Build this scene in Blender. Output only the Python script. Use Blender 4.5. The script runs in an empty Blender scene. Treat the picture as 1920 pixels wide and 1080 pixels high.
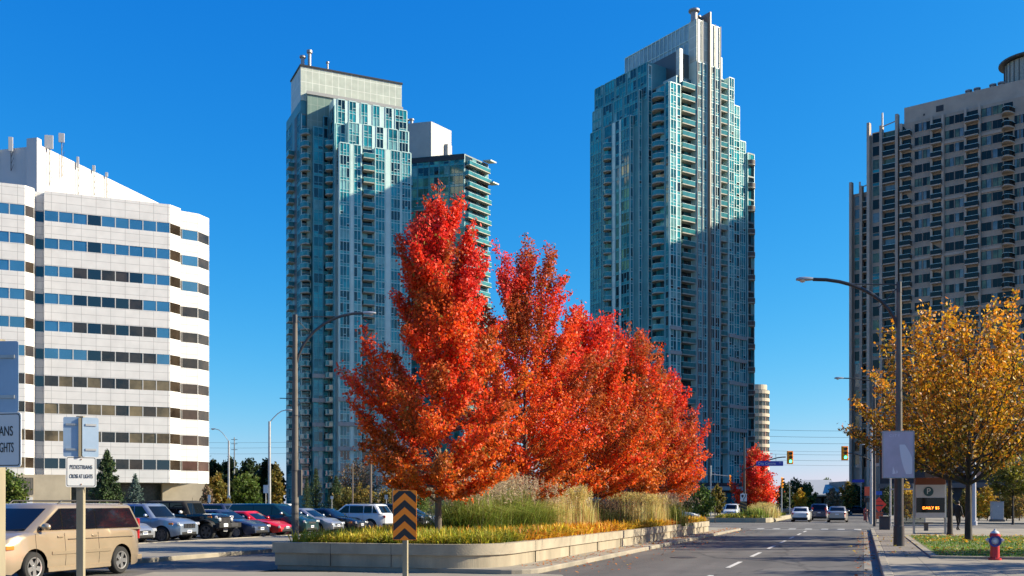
import bpy, bmesh, math, random
import numpy as np
from mathutils import Vector, Matrix
random.seed(7)
RNG = np.random.default_rng(11)
SC = bpy.context.scene
COL = SC.collection
PI = math.pi
R = math.radians

# ------------------------------------------------------------------ camera, sky, sun, exposure
cam_d = bpy.data.cameras.new('camera')
cam = bpy.data.objects.new('camera', cam_d); COL.objects.link(cam)
cam.location = (0, 0, 1.7); cam.rotation_euler = (R(90), 0, 0)
cam_d.sensor_width = 36; cam_d.lens = 35.6; cam_d.shift_y = 405 / 1920
cam_d.clip_start = 0.2; cam_d.clip_end = 6000
SC.camera = cam
SUN_ELEV = R(29.5)
SH = Vector((1.0, 0.05, 0)).normalized()
SUN = Vector((SH.x * math.cos(SUN_ELEV), SH.y * math.cos(SUN_ELEV), math.sin(SUN_ELEV)))
W = bpy.data.worlds.new('World'); SC.world = W; W.use_nodes = True
wn, wl = W.node_tree.nodes, W.node_tree.links
bg = wn['Background']; bg.inputs['Strength'].default_value = 0.105
sky = wn.new('ShaderNodeTexSky'); sky.sky_type = 'NISHITA'; sky.sun_disc = False
sky.sun_elevation = SUN_ELEV; sky.sun_rotation = math.atan2(SH.x, SH.y)
sky.altitude = 0; sky.air_density = 1.0; sky.dust_density = 0.25; sky.ozone_density = 2.6
# the camera's rendering of blue: one tone curve per channel on the sky's radiance, the same in every direction
sp_ = wn.new('ShaderNodeSeparateColor'); cb_ = wn.new('ShaderNodeCombineColor'); wl.new(sky.outputs[0], sp_.inputs[0])
for i_, (gm_, gain_) in enumerate(((2.45, 0.97), (0.99, 0.50), (0.42, 0.515))):
    m1 = wn.new('ShaderNodeMath'); m1.operation = 'MULTIPLY'; m1.inputs[1].default_value = 0.105
    m2 = wn.new('ShaderNodeMath'); m2.operation = 'POWER'; m2.inputs[1].default_value = gm_
    m3 = wn.new('ShaderNodeMath'); m3.operation = 'MULTIPLY'; m3.inputs[1].default_value = gain_ / 0.105
    wl.new(sp_.outputs[i_], m1.inputs[0]); wl.new(m1.outputs[0], m2.inputs[0]); wl.new(m2.outputs[0], m3.inputs[0]); wl.new(m3.outputs[0], cb_.inputs[i_])
wl.new(cb_.outputs[0], bg.inputs['Color'])
ld = bpy.data.lights.new('sun', 'SUN'); ld.energy = 5.0; ld.angle = R(0.5); ld.color = (1.0, 0.90, 0.70)
lo = bpy.data.objects.new('sun', ld); COL.objects.link(lo); lo.location = (60, -20, 80)
lo.rotation_euler = SUN.to_track_quat('Z', 'Y').to_euler()
SC.view_settings.view_transform = 'Standard'; SC.view_settings.look = 'None'
SC.view_settings.exposure = 1.16; SC.view_settings.gamma = 1.0
SC.cycles.max_bounces = 6; SC.cycles.diffuse_bounces = 3; SC.cycles.glossy_bounces = 3
SC.cycles.transmission_bounces = 3; SC.cycles.transparent_max_bounces = 6

# ------------------------------------------------------------------ materials
MATS = {}
KALB = 0.78          # all base colours sit a little low because the picture is exposed for the shade
def mat(name, col, rough=0.6, metal=0.0, var=0.0, scale=3.0, ior=1.5, bump=0.0, bscale=None, coat=0.0, emit=None, estr=0.0, col2=None, stretch=None, detail=4.0):
    if name in MATS: return MATS[name]
    if metal < 0.8: col = tuple(c * KALB for c in col); col2 = tuple(c * KALB for c in col2) if col2 else None
    m = bpy.data.materials.new(name); m.use_nodes = True
    n, l = m.node_tree.nodes, m.node_tree.links
    p = n['Principled BSDF']
    p.inputs['Base Color'].default_value = (*col, 1); p.inputs['Roughness'].default_value = rough
    p.inputs['Metallic'].default_value = metal; p.inputs['IOR'].default_value = ior
    if coat: p.inputs['Coat Weight'].default_value = coat; p.inputs['Coat Roughness'].default_value = 0.04
    if emit: p.inputs['Emission Color'].default_value = (*emit, 1); p.inputs['Emission Strength'].default_value = estr
    if var or col2 or bump:
        tc = n.new('ShaderNodeTexCoord'); src = tc.outputs['Object']
        if stretch:
            mp = n.new('ShaderNodeMapping'); mp.inputs['Scale'].default_value = stretch
            l.new(src, mp.inputs[0]); src = mp.outputs[0]
        no = n.new('ShaderNodeTexNoise'); no.inputs['Scale'].default_value = scale; no.inputs['Detail'].default_value = detail; no.inputs['Roughness'].default_value = 0.62
        l.new(src, no.inputs['Vector'])
        if var or col2:
            a = col2 if col2 else tuple(max(0, c * (1 - var)) for c in col)
            b = col if col2 else tuple(min(1, c * (1 + var)) for c in col)
            r = n.new('ShaderNodeValToRGB'); r.color_ramp.elements[0].position = 0.36; r.color_ramp.elements[1].position = 0.64
            r.color_ramp.elements[0].color = (*a, 1); r.color_ramp.elements[1].color = (*b, 1)
            l.new(no.outputs['Fac'], r.inputs[0]); l.new(r.outputs[0], p.inputs['Base Color'])
        if bump:
            nb = n.new('ShaderNodeTexNoise'); nb.inputs['Scale'].default_value = bscale or scale * 8; nb.inputs['Detail'].default_value = 3
            l.new(src, nb.inputs['Vector'])
            bu = n.new('ShaderNodeBump'); bu.inputs['Strength'].default_value = bump; bu.inputs['Distance'].default_value = 0.02
            l.new(nb.outputs['Fac'], bu.inputs['Height']); l.new(bu.outputs[0], p.inputs['Normal'])
    MATS[name] = m
    return m

def leafmat(name, trans=0.35, rough=0.55, gain=1.0):
    if name in MATS: return MATS[name]
    m = bpy.data.materials.new(name); m.use_nodes = True
    n, l = m.node_tree.nodes, m.node_tree.links
    p = n['Principled BSDF']; p.inputs['Roughness'].default_value = rough; p.inputs['Specular IOR Level'].default_value = 0.35
    at = n.new('ShaderNodeAttribute'); at.attribute_name = 'leaf_colour'
    tr = n.new('ShaderNodeBsdfTranslucent'); mx = n.new('ShaderNodeMixShader'); mx.inputs[0].default_value = trans
    l.new(at.outputs['Color'], p.inputs['Base Color']); l.new(at.outputs['Color'], tr.inputs['Color'])
    l.new(p.outputs[0], mx.inputs[1]); l.new(tr.outputs[0], mx.inputs[2]); l.new(mx.outputs[0], n['Material Output'].inputs[0])
    MATS[name] = m
    return m

def jointed(name, col, col2, bw, bh, mortar, rough=0.6, axis='XZ', mcol=(0.3, 0.3, 0.3), var=0.06, offs=0.0, freq=1):
    """panels, slabs or pavers: a brick texture laid in metres over the object's own coordinates"""
    col, col2, mcol = [tuple(c * KALB for c in q) for q in (col, col2, mcol)]
    m = bpy.data.materials.new(name); m.use_nodes = True
    n, l = m.node_tree.nodes, m.node_tree.links; p = n['Principled BSDF']; p.inputs['Roughness'].default_value = rough
    tc = n.new('ShaderNodeTexCoord'); sx = n.new('ShaderNodeSeparateXYZ'); cx = n.new('ShaderNodeCombineXYZ')
    l.new(tc.outputs['Object'], sx.inputs[0])
    if axis == 'XZ':
        ad = n.new('ShaderNodeMath'); l.new(sx.outputs[0], ad.inputs[0]); l.new(sx.outputs[1], ad.inputs[1])
        l.new(ad.outputs[0], cx.inputs[0]); l.new(sx.outputs[2], cx.inputs[1])
    else:
        l.new(sx.outputs[0], cx.inputs[0]); l.new(sx.outputs[1], cx.inputs[1])
    b = n.new('ShaderNodeTexBrick'); b.offset = offs; b.offset_frequency = freq
    b.inputs['Scale'].default_value = 1; b.inputs['Brick Width'].default_value = bw; b.inputs['Row Height'].default_value = bh
    b.inputs['Mortar Size'].default_value = mortar; b.inputs['Color1'].default_value = (*col, 1); b.inputs['Color2'].default_value = (*col2, 1)
    b.inputs['Mortar'].default_value = (*mcol, 1)
    l.new(cx.outputs[0], b.inputs['Vector'])
    no = n.new('ShaderNodeTexNoise'); no.inputs['Scale'].default_value = 0.7; no.inputs['Detail'].default_value = 6
    l.new(tc.outputs['Object'], no.inputs['Vector'])
    mr = n.new('ShaderNodeMapRange'); mr.inputs['From Min'].default_value = 0.3; mr.inputs['From Max'].default_value = 0.7
    mr.inputs['To Min'].default_value = 1 - var; mr.inputs['To Max'].default_value = 1 + var
    l.new(no.outputs['Fac'], mr.inputs[0])
    mu = n.new('ShaderNodeVectorMath'); mu.operation = 'SCALE'; l.new(b.outputs['Color'], mu.inputs[0]); l.new(mr.outputs[0], mu.inputs['Scale'])
    l.new(mu.outputs[0], p.inputs['Base Color'])
    MATS[name] = m
    return m

# ------------------------------------------------------------------ object helpers
def link(o, parent=None):
    COL.objects.link(o)
    if parent is not None: o.parent = parent
    return o
def tag(o, label=None, cat=None, group=None, kind=None):
    if label: o['label'] = label
    if cat: o['category'] = cat
    if group: o['group'] = group
    if kind: o['kind'] = kind
    return o
def empty(name, loc=(0, 0, 0), rz=0.0, label=None, cat=None, group=None):
    o = bpy.data.objects.new(name, None); o.empty_display_size = 0.3
    o.location = loc; o.rotation_euler = (0, 0, rz)
    link(o); return tag(o, label, cat, group)

class MB:
    """collects faces for ONE mesh object"""
    def __init__(s): s.v = []; s.f = []; s.m = []; s.mats = []
    def mi(s, m):
        if m not in s.mats: s.mats.append(m)
        return s.mats.index(m)
    def face(s, pts, m):
        i = len(s.v); s.v += [tuple(p) for p in pts]; s.f.append(tuple(range(i, i + len(pts)))); s.m.append(s.mi(m))
    def mesh(s, vs, fs, m):
        i = len(s.v); s.v += [tuple(p) for p in vs]; k = s.mi(m)
        for f in fs: s.f.append(tuple(i + j for j in f)); s.m.append(k)
    def box(s, x0, x1, y0, y1, z0, z1, m, M=None):
        vs = [Vector(p) for p in ((x0,y0,z0),(x1,y0,z0),(x1,y1,z0),(x0,y1,z0),(x0,y0,z1),(x1,y0,z1),(x1,y1,z1),(x0,y1,z1))]
        if M is not None: vs = [M @ p for p in vs]
        s.mesh(vs, [(0,3,2,1),(4,5,6,7),(0,1,5,4),(1,2,6,5),(2,3,7,6),(3,0,4,7)], m)
    def prism(s, poly, z0, z1, m, top=None):
        n = len(poly)
        vs = [(p[0], p[1], z0) for p in poly] + [(p[0], p[1], z1) for p in poly]
        fs = [(i, (i + 1) % n, n + (i + 1) % n, n + i) for i in range(n)]
        s.mesh(vs, fs, m); s.mesh(vs[n:], [tuple(range(n))], top or m); s.mesh(vs[:n], [tuple(reversed(range(n)))], m)
    def tube(s, pts, rad, m, n=8, cap=True):
        pts = [Vector(p) for p in pts]; rad = rad if hasattr(rad, '__len__') else [rad] * len(pts)
        vs = []; fs = []; prev = None
        for i, p in enumerate(pts):
            d = (pts[min(i + 1, len(pts) - 1)] - pts[max(i - 1, 0)]).normalized()
            if prev is None:
                a = d.orthogonal().normalized()
            else:
                a = (prev - d * prev.dot(d)).normalized()
            prev = a; b = d.cross(a)
            for k in range(n):
                t = 2 * PI * k / n
                vs.append(p + (a * math.cos(t) + b * math.sin(t)) * rad[i])
        for i in range(len(pts) - 1):
            for k in range(n):
                fs.append((i*n+k, i*n+(k+1)%n, (i+1)*n+(k+1)%n, (i+1)*n+k))
        if cap: fs.append(tuple(reversed(range(n)))); fs.append(tuple(range((len(pts)-1)*n, len(pts)*n)))
        s.mesh(vs, fs, m)
    def lathe(s, prof, m, n=16, M=None):
        vs = []; fs = []; k = len(prof)
        for i in range(n):
            t = 2 * PI * i / n
            for r, z in prof: vs.append(Vector((r * math.cos(t), r * math.sin(t), z)))
        for i in range(n):
            for j in range(k - 1):
                a, b = i * k + j, ((i + 1) % n) * k + j
                fs.append((a, b, b + 1, a + 1))
        if M is not None: vs = [M @ p for p in vs]
        s.mesh(vs, fs, m)
    def build(s, name, parent=None, smooth=None, bevel=0.0, bseg=2, loc=None):
        me = bpy.data.meshes.new(name); me.from_pydata(s.v, [], s.f)
        for m in s.mats: me.materials.append(m)
        me.polygons.foreach_set('material_index', s.m)
        if smooth:
            me.polygons.foreach_set('use_smooth', [True] * len(me.polygons))
        me.update()
        if smooth or bevel:
            bm = bmesh.new(); bm.from_mesh(me); bmesh.ops.remove_doubles(bm, verts=bm.verts, dist=1e-4)
            bmesh.ops.recalc_face_normals(bm, faces=bm.faces); bm.to_mesh(me); bm.free()
            if smooth: me.set_sharp_from_angle(angle=R(smooth))
        o = bpy.data.objects.new(name, me); link(o, parent)
        if bevel:
            b = o.modifiers.new('bevel', 'BEVEL'); b.width = bevel; b.segments = bseg; b.limit_method = 'ANGLE'; b.angle_limit = R(35)
        if loc is not None: o.location = loc
        return o

def np_mesh(name, V, nper, m, cols=None, parent=None):
    """many small separate faces with nper corners each; cols = one leaf colour per face"""
    V = np.asarray(V, dtype=np.float32).reshape(-1, 3); nv = len(V); nf = nv // nper
    me = bpy.data.meshes.new(name)
    me.vertices.add(nv); me.vertices.foreach_set('co', V.ravel())
    me.loops.add(nv); me.loops.foreach_set('vertex_index', np.arange(nv, dtype=np.int32))
    me.polygons.add(nf)
    me.polygons.foreach_set('loop_start', np.arange(0, nv, nper, dtype=np.int32))
    me.materials.append(m)
    if cols is not None:
        a = me.attributes.new('leaf_colour', 'FLOAT_COLOR', 'POINT')
        c = np.ones((nv, 4), dtype=np.float32); c[:, :3] = np.repeat(np.asarray(cols, dtype=np.float32), nper, axis=0)
        a.data.foreach_set('color', c.ravel())
    me.update(calc_edges=True)
    o = bpy.data.objects.new(name, me)
    return link(o, parent)

def copy_tree(o, parent=None):
    c = o.copy(); COL.objects.link(c)
    if parent is not None: c.parent = parent
    for ch in list(o.children): copy_tree(ch, c)
    return c

def text(body, size, m, parent, name='lettering', loc=(0,0,0), rot=(R(90),0,0), align='CENTER', ext=0.004, sx=1.0):
    cu = bpy.data.curves.new(name, 'FONT'); cu.body = body; cu.size = size; cu.align_x = align; cu.align_y = 'CENTER'; cu.extrude = ext
    tmp = bpy.data.objects.new(name + '_curve', cu); COL.objects.link(tmp)
    dg = bpy.context.evaluated_depsgraph_get(); me = bpy.data.meshes.new_from_object(tmp.evaluated_get(dg))
    bpy.data.objects.remove(tmp); me.materials.clear(); me.materials.append(m)
    o = bpy.data.objects.new(name, me); link(o, parent); o.location = loc; o.rotation_euler = rot; o.scale = (sx, 1, 1)
    return o

# ------------------------------------------------------------------ where things stand
F = 1900.0
def gx(px, Y): return (px - 960) / F * Y            # east-west metres of a sight line at distance Y
def gz(py, Y): return 1.7 + (945 - py) / F * Y
E = Vector((0.328, 0.945, 0)).normalized(); N = Vector((E.y, -E.x, 0))
O0 = Vector((0.51, 24.3, 0))
ROAD_RZ = math.atan2(N.y, N.x)
def rc(a, b, z=0.0):
    p = O0 + E * a + N * b
    return (p.x, p.y, z)
# ------------------------------------------------------------------ ground, roads, pavements
m_ground = mat('dry_turf', (0.13, 0.125, 0.07), 0.95, var=0.35, scale=0.05, detail=8)
def road_mat(name, col):
    """worn asphalt: mottling, wheel tracks along the lane, oil drips, patches and thin sealed cracks"""
    m = mat(name, col, 0.82, var=0.13, scale=0.5, bump=0.3, bscale=70, detail=10)
    n, l = m.node_tree.nodes, m.node_tree.links; p = n['Principled BSDF']; src = p.inputs['Base Color'].links[0].from_socket
    tc = n.new('ShaderNodeTexCoord')
    mp = n.new('ShaderNodeMapping'); mp.inputs['Rotation'].default_value = (0, 0, -ROAD_RZ); l.new(tc.outputs['Object'], mp.inputs[0])
    def layer(vec_scale, tex, lo, hi, a, b):
        nonlocal src
        ms = n.new('ShaderNodeMapping'); ms.inputs['Scale'].default_value = vec_scale; l.new(mp.outputs[0], ms.inputs[0])
        if tex == 'noise': t = n.new('ShaderNodeTexNoise'); t.inputs['Scale'].default_value = 1; t.inputs['Detail'].default_value = 6; out = t.outputs['Fac']
        else:
            w = n.new('ShaderNodeTexNoise'); w.inputs['Scale'].default_value = 3; w.inputs['Detail'].default_value = 4; l.new(ms.outputs[0], w.inputs['Vector'])
            ad = n.new('ShaderNodeVectorMath'); ad.operation = 'MULTIPLY_ADD'; ad.inputs[1].default_value = (.5, .5, 0); l.new(w.outputs['Color'], ad.inputs[0]); l.new(ms.outputs[0], ad.inputs[2])
            t = n.new('ShaderNodeTexVoronoi'); t.feature = 'DISTANCE_TO_EDGE'; t.inputs['Scale'].default_value = 1; l.new(ad.outputs[0], t.inputs['Vector']); out = t.outputs['Distance']
        if tex == 'noise': l.new(ms.outputs[0], t.inputs['Vector'])
        r = n.new('ShaderNodeMapRange'); r.inputs['From Min'].default_value = lo; r.inputs['From Max'].default_value = hi; r.inputs['To Min'].default_value = a; r.inputs['To Max'].default_value = b
        l.new(out, r.inputs[0]); mu = n.new('ShaderNodeVectorMath'); mu.operation = 'SCALE'; l.new(src, mu.inputs[0]); l.new(r.outputs[0], mu.inputs['Scale']); src = mu.outputs[0]
    layer((0.9, 0.035, 1), 'noise', 0.35, 0.65, 0.78, 1.18)
    layer((0.10, 0.07, 1), 'noise', 0.44, 0.56, 0.85, 1.10)
    layer((0.22, 0.10, 1), 'voronoi', 0.0, 0.016, 0.42, 1.0)
    layer((1.6, 0.5, 1), 'noise', 0.66, 0.74, 1.0, 0.72)
    l.new(src, p.inputs['Base Color'])
    return m
m_asph = road_mat('asphalt', (0.118, 0.108, 0.097))
m_asph2 = road_mat('asphalt_far', (0.15, 0.138, 0.122))
m_lot = mat('lot_asphalt', (0.10, 0.094, 0.086), 0.88, var=0.2, scale=0.3, detail=8)
m_walk = mat('pavement_concrete', (0.27, 0.24, 0.19), 0.85, var=0.12, scale=0.45, bump=0.15, bscale=40, detail=8)
m_kerb = mat('kerb_concrete', (0.31, 0.27, 0.205), 0.85, var=0.22, scale=0.9, bump=0.2, bscale=30, detail=8)
m_paver = jointed('boulevard_pavers', (0.24, 0.20, 0.165), (0.19, 0.165, 0.14), 0.22, 0.11, 0.006, 0.85, 'XY', (0.09, 0.085, 0.07), 0.2, 0.5, 2)
m_slab = jointed('walk_slabs', (0.33, 0.285, 0.215), (0.30, 0.26, 0.20), 1.5, 1.5, 0.012, 0.85, 'XY', (0.13, 0.12, 0.10), 0.14)
m_paint = mat('road_paint', (0.62, 0.60, 0.55), 0.7, var=0.22, scale=2.0, detail=7)
m_lawn = mat('lawn_soil', (0.085, 0.16, 0.016), 0.95, var=0.4, scale=1.2, col2=(0.12, 0.115, 0.035), detail=6)
m_mulch = mat('mulch', (0.045, 0.03, 0.02), 0.95, var=0.4, scale=6)
m_gutter = mat('gutter_concrete', (0.22, 0.20, 0.165), 0.85, var=0.18, scale=0.8)

def sheet(name, pts, z, m, lvl='structure'):
    b = MB(); b.face([(p[0], p[1], z) for p in pts], m)
    o = b.build(name)
    return tag(o, kind=lvl)
def rsheet(name, a0, a1, b0, b1, z, m): return sheet(name, [rc(a0, b0), rc(a0, b1), rc(a1, b1), rc(a1, b0)], z, m)
def rslab(name, poly, z0, z1, m, parent=None, bevel=0.0):
    b = MB(); b.prism([rc(*q) for q in poly], z0, z1, m)
    return b.build(name, parent, bevel=bevel)

sheet('ground', [(-2500, -300), (2500, -300), (2500, 4500), (-2500, 4500)], -0.03, m_ground)
rsheet('road', -40, 400, -0.4, 8.4, 0.0, m_asph)
rsheet('road', -40, 52, -12.4, -6.9, 0.0, m_asph)
rsheet('road', 68, 400, -14.5, -6.2, 0.0, m_asph)
rsheet('road', 49.0, 70.4, -300, 300, 0.006, m_asph2)
rsheet('parking_lot', -30, 49, -75, -19.9, 0.0, m_lot)
rsheet('parking_lot', -90, -30, -75, 75, -0.012, m_lot)
# pale crossing pavement in front of the planter nose
sheet('crossing_pavement', [(-8.7, 8), (1.5, 8), (1.2, 24.2), (-0.2, 25.15), (-8.9, 25.2)], 0.012, m_walk)
# raised median that carries the planter, with rounded noses
med = [(-0.28, -6.9), (-0.28, -1.0)]
for k in range(7):
    t = R(-90 + 15 * k); med.append((0.72 + 1.0 * math.sin(t), -1.0 + 1.0 * math.cos(t)))
med += [(43.5, 0.0)]
for k in range(1, 8):
    t = PI * k / 8; med.append((43.5 + 2.2 * math.sin(t), -3.45 + 3.45 * math.cos(t)))
med += [(43.5, -6.9)]
b = MB(); b.prism([rc(*q) for q in med][::-1], -0.02, 0.13, m_kerb)
tag(b.build('median_pavement', bevel=0.03), kind='structure')
# left boulevard between the carriageway and the parked cars, with kerbs either side
tag(rslab('pavement', [(-30, -19.7), (-30, -12.3), (49, -12.3), (49, -19.7)], -0.02, 0.12, m_walk), kind='structure')
tag(rslab('kerb', [(-30, -12.3), (-30, -12.1), (49, -12.1), (49, -12.3)], -0.02, 0.135, m_kerb, bevel=0.02), kind='structure')
tag(rslab('kerb', [(-30, -19.95), (-30, -19.7), (49, -19.7), (49, -19.95)], -0.02, 0.15, m_kerb, bevel=0.02), kind='structure')
# right side: gutter, kerb, paver strip, walk
rsheet('gutter', -40, 46, 7.5, 7.9, 0.005, m_gutter)
tag(rslab('kerb', [(-40, 7.9), (-40, 8.12), (46, 8.12), (46, 7.9)], -0.02, 0.14, m_kerb, bevel=0.025), kind='structure')
def walk_obj(name, poly, z0, z1, m):
    b = MB(); b.prism([(q[1], q[0]) for q in poly][::-1], z0, z1, m)
    o = b.build(name); o.location = O0; o.rotation_euler = (0, 0, ROAD_RZ)
    return tag(o, kind='structure')
walk_obj('pavement', [(-40, 8.12), (-40, 60), (48.6, 60), (48.6, 8.12)], -0.02, 0.12, m_slab)
walk_obj('paver_strip', [(9.6, 8.13), (9.6, 9.35), (46, 9.35), (46, 8.13)], 0.11, 0.126, m_paver)
walk_obj('lawn', [(9.0, 9.6), (9.0, 30), (12.5, 30), (30.5, 15.4), (30.5, 9.6)], 0.11, 0.145, m_lawn)
walk_obj('kerb', [(8.7, 9.36), (8.7, 30), (8.98, 30), (8.98, 9.36)], 0.1, 0.19, m_kerb)
walk_obj('kerb', [(8.98, 9.36), (8.98, 9.58), (30.8, 9.58), (30.8, 9.36)], 0.1, 0.155, m_kerb)
walk_obj('lawn', [(33.0, 19.0), (33.0, 60), (42, 60), (42, 19.0)], 0.11, 0.15, m_lawn)
walk_obj('pavement', [(70.9, 8.2), (70.9, 90), (200, 90), (200, 8.2)], -0.02, 0.12, m_walk)
walk_obj('pavement', [(70.9, -60), (70.9, -14.6), (200, -14.6), (200, -60)], -0.02, 0.12, m_walk)
rsheet('lawn', 49.2, 400, -400, -302, 0.0, m_lawn)
# manhole and drain covers
m_iron = mat('cast_iron', (0.05, 0.048, 0.045), 0.6, var=0.3, scale=20)
for a_, b_, lab in ((9.0, 2.1, 'round iron manhole cover in the left lane of the near road'), (27.0, 6.0, 'round iron manhole cover in the right lane farther up the road')):
    t = empty('manhole_cover', rc(a_, b_, 0.0), 0, lab, 'manhole cover', None); mb = MB(); mb.lathe([(0, .012), (.34, .012), (.34, .004)], m_iron, 24); mb.build('lid', t); mb = MB(); mb.lathe([(.345, .004), (.345, .014), (.42, .014), (.42, .004)], m_iron, 24); mb.build('ring', t)
# painted markings
def mark(a0, a1, b0, b1, z=0.012):
    return rsheet('lane_marking', a0, a1, b0, b1, z, m_paint)
for k in range(-2, 8):
    mark(-1.9 + 6.0 * k, 1.1 + 6.0 * k, 4.02, 4.15)
mark(45.6, 46.1, 0.3, 7.4)
for k in range(7): mark(47.2 + 0.0 * k, 48.9, 0.6 + 1.05 * k, 1.05 + 1.05 * k)
mark(71.4, 71.9, 0.3, 7.7, 0.014)
for k in range(8): mark(76 + 6 * k, 79 + 6 * k, 4.02, 4.15)
for k in range(19):
    rsheet('bay_line', 7.6 + 2.75 * k - 0.05, 7.6 + 2.75 * k + 0.05, -25.5, -20.6, 0.006, m_paint)

# ------------------------------------------------------------------ the long planter on the median
m_pl = mat('planter_concrete', (0.36, 0.305, 0.215), 0.85, var=0.24, scale=1.1, bump=0.25, bscale=25, detail=10, stretch=(1, 1, 0.22))
m_cap = mat('planter_coping', (0.38, 0.325, 0.235), 0.85, var=0.18, scale=1.2, bump=0.25, bscale=25, detail=9)
m_joint = mat('joint', (0.06, 0.055, 0.045), 0.9)
PA0, PA1, PB0, PB1 = -0.3, 36.3, -6.95, -0.95
def planter_outline(off=0.0):
    pts = [(PA0 - off, PB0 - off)]
    r = 1.6 + off
    ca, cb = PA0 + 1.6, PB1 - 1.6
    for k in range(9):
        t = R(11.25 * k); pts.append((ca - r * math.cos(t), cb + r * math.sin(t)))
    r2 = 0.6 + off; ca, cb = PA1 - 0.6, PB1 - 0.6
    for k in range(5):
        t = R(22.5 * k); pts.append((ca + r2 * math.sin(t), cb + r2 * math.cos(t)))
    pts.append((PA1 + off, PB0 - off))
    return pts
def ring(mb, po, pi_, z0, z1, m):
    n = len(po)
    for i in range(n):
        j = (i + 1) % n
        a, b2, c, d = po[i], po[j], pi_[j], pi_[i]
        A = [rc(*q, z0) for q in (a, b2, c, d)]; B = [rc(*q, z1) for q in (a, b2, c, d)]
        mb.face([A[0], A[1], B[1], B[0]], m); mb.face([A[3], B[3], B[2], A[2]], m)
        mb.face([B[0], B[1], B[2], B[3]], m); mb.face([A[3], A[2], A[1], A[0]], m)
planter = empty('raised_planter', rc(0, -3.9), 0, 'long raised concrete planter with a rounded corner, full of grasses and red maples', 'planter')
def child(o, par):
    o.parent = par; o.matrix_parent_inverse = par.matrix_world.inverted() if False else Matrix.Translation(-Vector(par.location)); return o
mb = MB(); ring(mb, planter_outline(0.0), planter_outline(-0.22), 0.12, 0.44, m_pl); child(mb.build('wall', smooth=35), planter)
mb = MB(); ring(mb, planter_outline(0.05), planter_outline(-0.25), 0.44, 0.71, m_cap); child(mb.build('coping', smooth=35), planter)
mb = MB(); mb.face([rc(*q, 0.64) for q in planter_outline(-0.2)][::-1], m_mulch)
soil = child(mb.build('soil'), planter)
def joint(parent, M, *q):
    mb = MB(); mb.box(*q, m_joint, M); child(mb.build('expansion_joint'), parent)
for bb in (-5.3, -3.6): joint(planter, Matrix.Translation(rc(PA0 - 0.05, bb)) @ Matrix.Rotation(ROAD_RZ, 4, 'Z'), -0.005, 0.005, -0.004, 0.02, 0.13, 0.70)
for aa in (3.0, 6.4, 9.8, 13.2, 16.6, 20, 23.4, 26.8, 30.2, 33.6): joint(planter, Matrix.Translation(rc(aa, PB1 + 0.045)) @ Matrix.Rotation(ROAD_RZ, 4, 'Z'), -0.02, 0.008, -0.006, 0.006, 0.13, 0.70)
# second planter across the junction
def island(a0, a1, b0, b1, h, label):
    t = empty('raised_planter', rc(a0, (b0 + b1) / 2), 0, label, 'planter')
    po = [(a0, b0), (a0, b1 - 1.2), (a0 + .35, b1 - .35), (a0 + 1.2, b1), (a1, b1), (a1, b0)]
    cx, cy = (a0 + a1) / 2, (b0 + b1) / 2
    pi_ = [(cx + (p[0] - cx) * (1 - 0.5 / (a1 - a0)), cy + (p[1] - cy) * (1 - 0.5 / (b1 - b0))) for p in po]
    mb = MB(); ring(mb, po, pi_, 0.0, h, m_cap); child(mb.build('wall'), t)
    mb = MB(); mb.face([rc(*q, h - 0.06) for q in pi_][::-1], m_mulch); child(mb.build('soil'), t)
    return t
island(71.6, 110, -6.2, -0.6, 0.42, 'low concrete planter across the junction, around the small bright red tree')
# ------------------------------------------------------------------ plants
m_bark = mat('maple_bark', (0.13, 0.105, 0.085), 0.9, var=0.35, scale=9, bump=0.4, bscale=30, stretch=(1, 1, 0.25))
m_barkd = mat('dark_bark', (0.05, 0.042, 0.036), 0.9, var=0.35, scale=9, bump=0.4, bscale=30, stretch=(1, 1, 0.25))
m_twig = mat('bare_twig', (0.17, 0.12, 0.085), 0.9, var=0.3, scale=3)
m_leaf = leafmat('autumn_leaf', 0.4)
m_leafy = leafmat('yellow_leaf', 0.42)
m_needle = leafmat('needle', 0.1, 0.6)
m_blade = leafmat('grass_blade', 0.3, 0.6)

def leaf_quads(P, size, rng, up=0.35, aspect=0.8, out=None):
    n = len(P)
    nrm = rng.normal(size=(n, 3)); nrm[:, 2] += up
    if out is not None: nrm += out
    nrm /= np.linalg.norm(nrm, axis=1)[:, None]
    t = rng.normal(size=(n, 3)); t -= (t * nrm).sum(1)[:, None] * nrm; t /= np.linalg.norm(t, axis=1)[:, None]
    b = np.cross(nrm, t)
    s = (size * rng.uniform(0.65, 1.3, n))[:, None]
    V = np.empty((n, 4, 3)); fold = nrm * s * rng.uniform(-0.25, 0.25, n)[:, None]
    V[:, 0] = P - t * s; V[:, 1] = P - b * s * aspect * 0.8 + fold; V[:, 2] = P + t * s; V[:, 3] = P + b * s * aspect * 0.8 + fold
    return V

def branch_pts(p0, az, el, L, rise, n=6, wob=0.05, rng=None):
    pts = [Vector(p0)]; d_el = el
    for i in range(n):
        d = Vector((math.cos(az) * math.cos(d_el), math.sin(az) * math.cos(d_el), math.sin(d_el)))
        pts.append(pts[-1] + d * (L / n)); d_el = min(R(86), d_el + rise / n)
        az += rng.normal() * wob
    return pts

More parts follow.
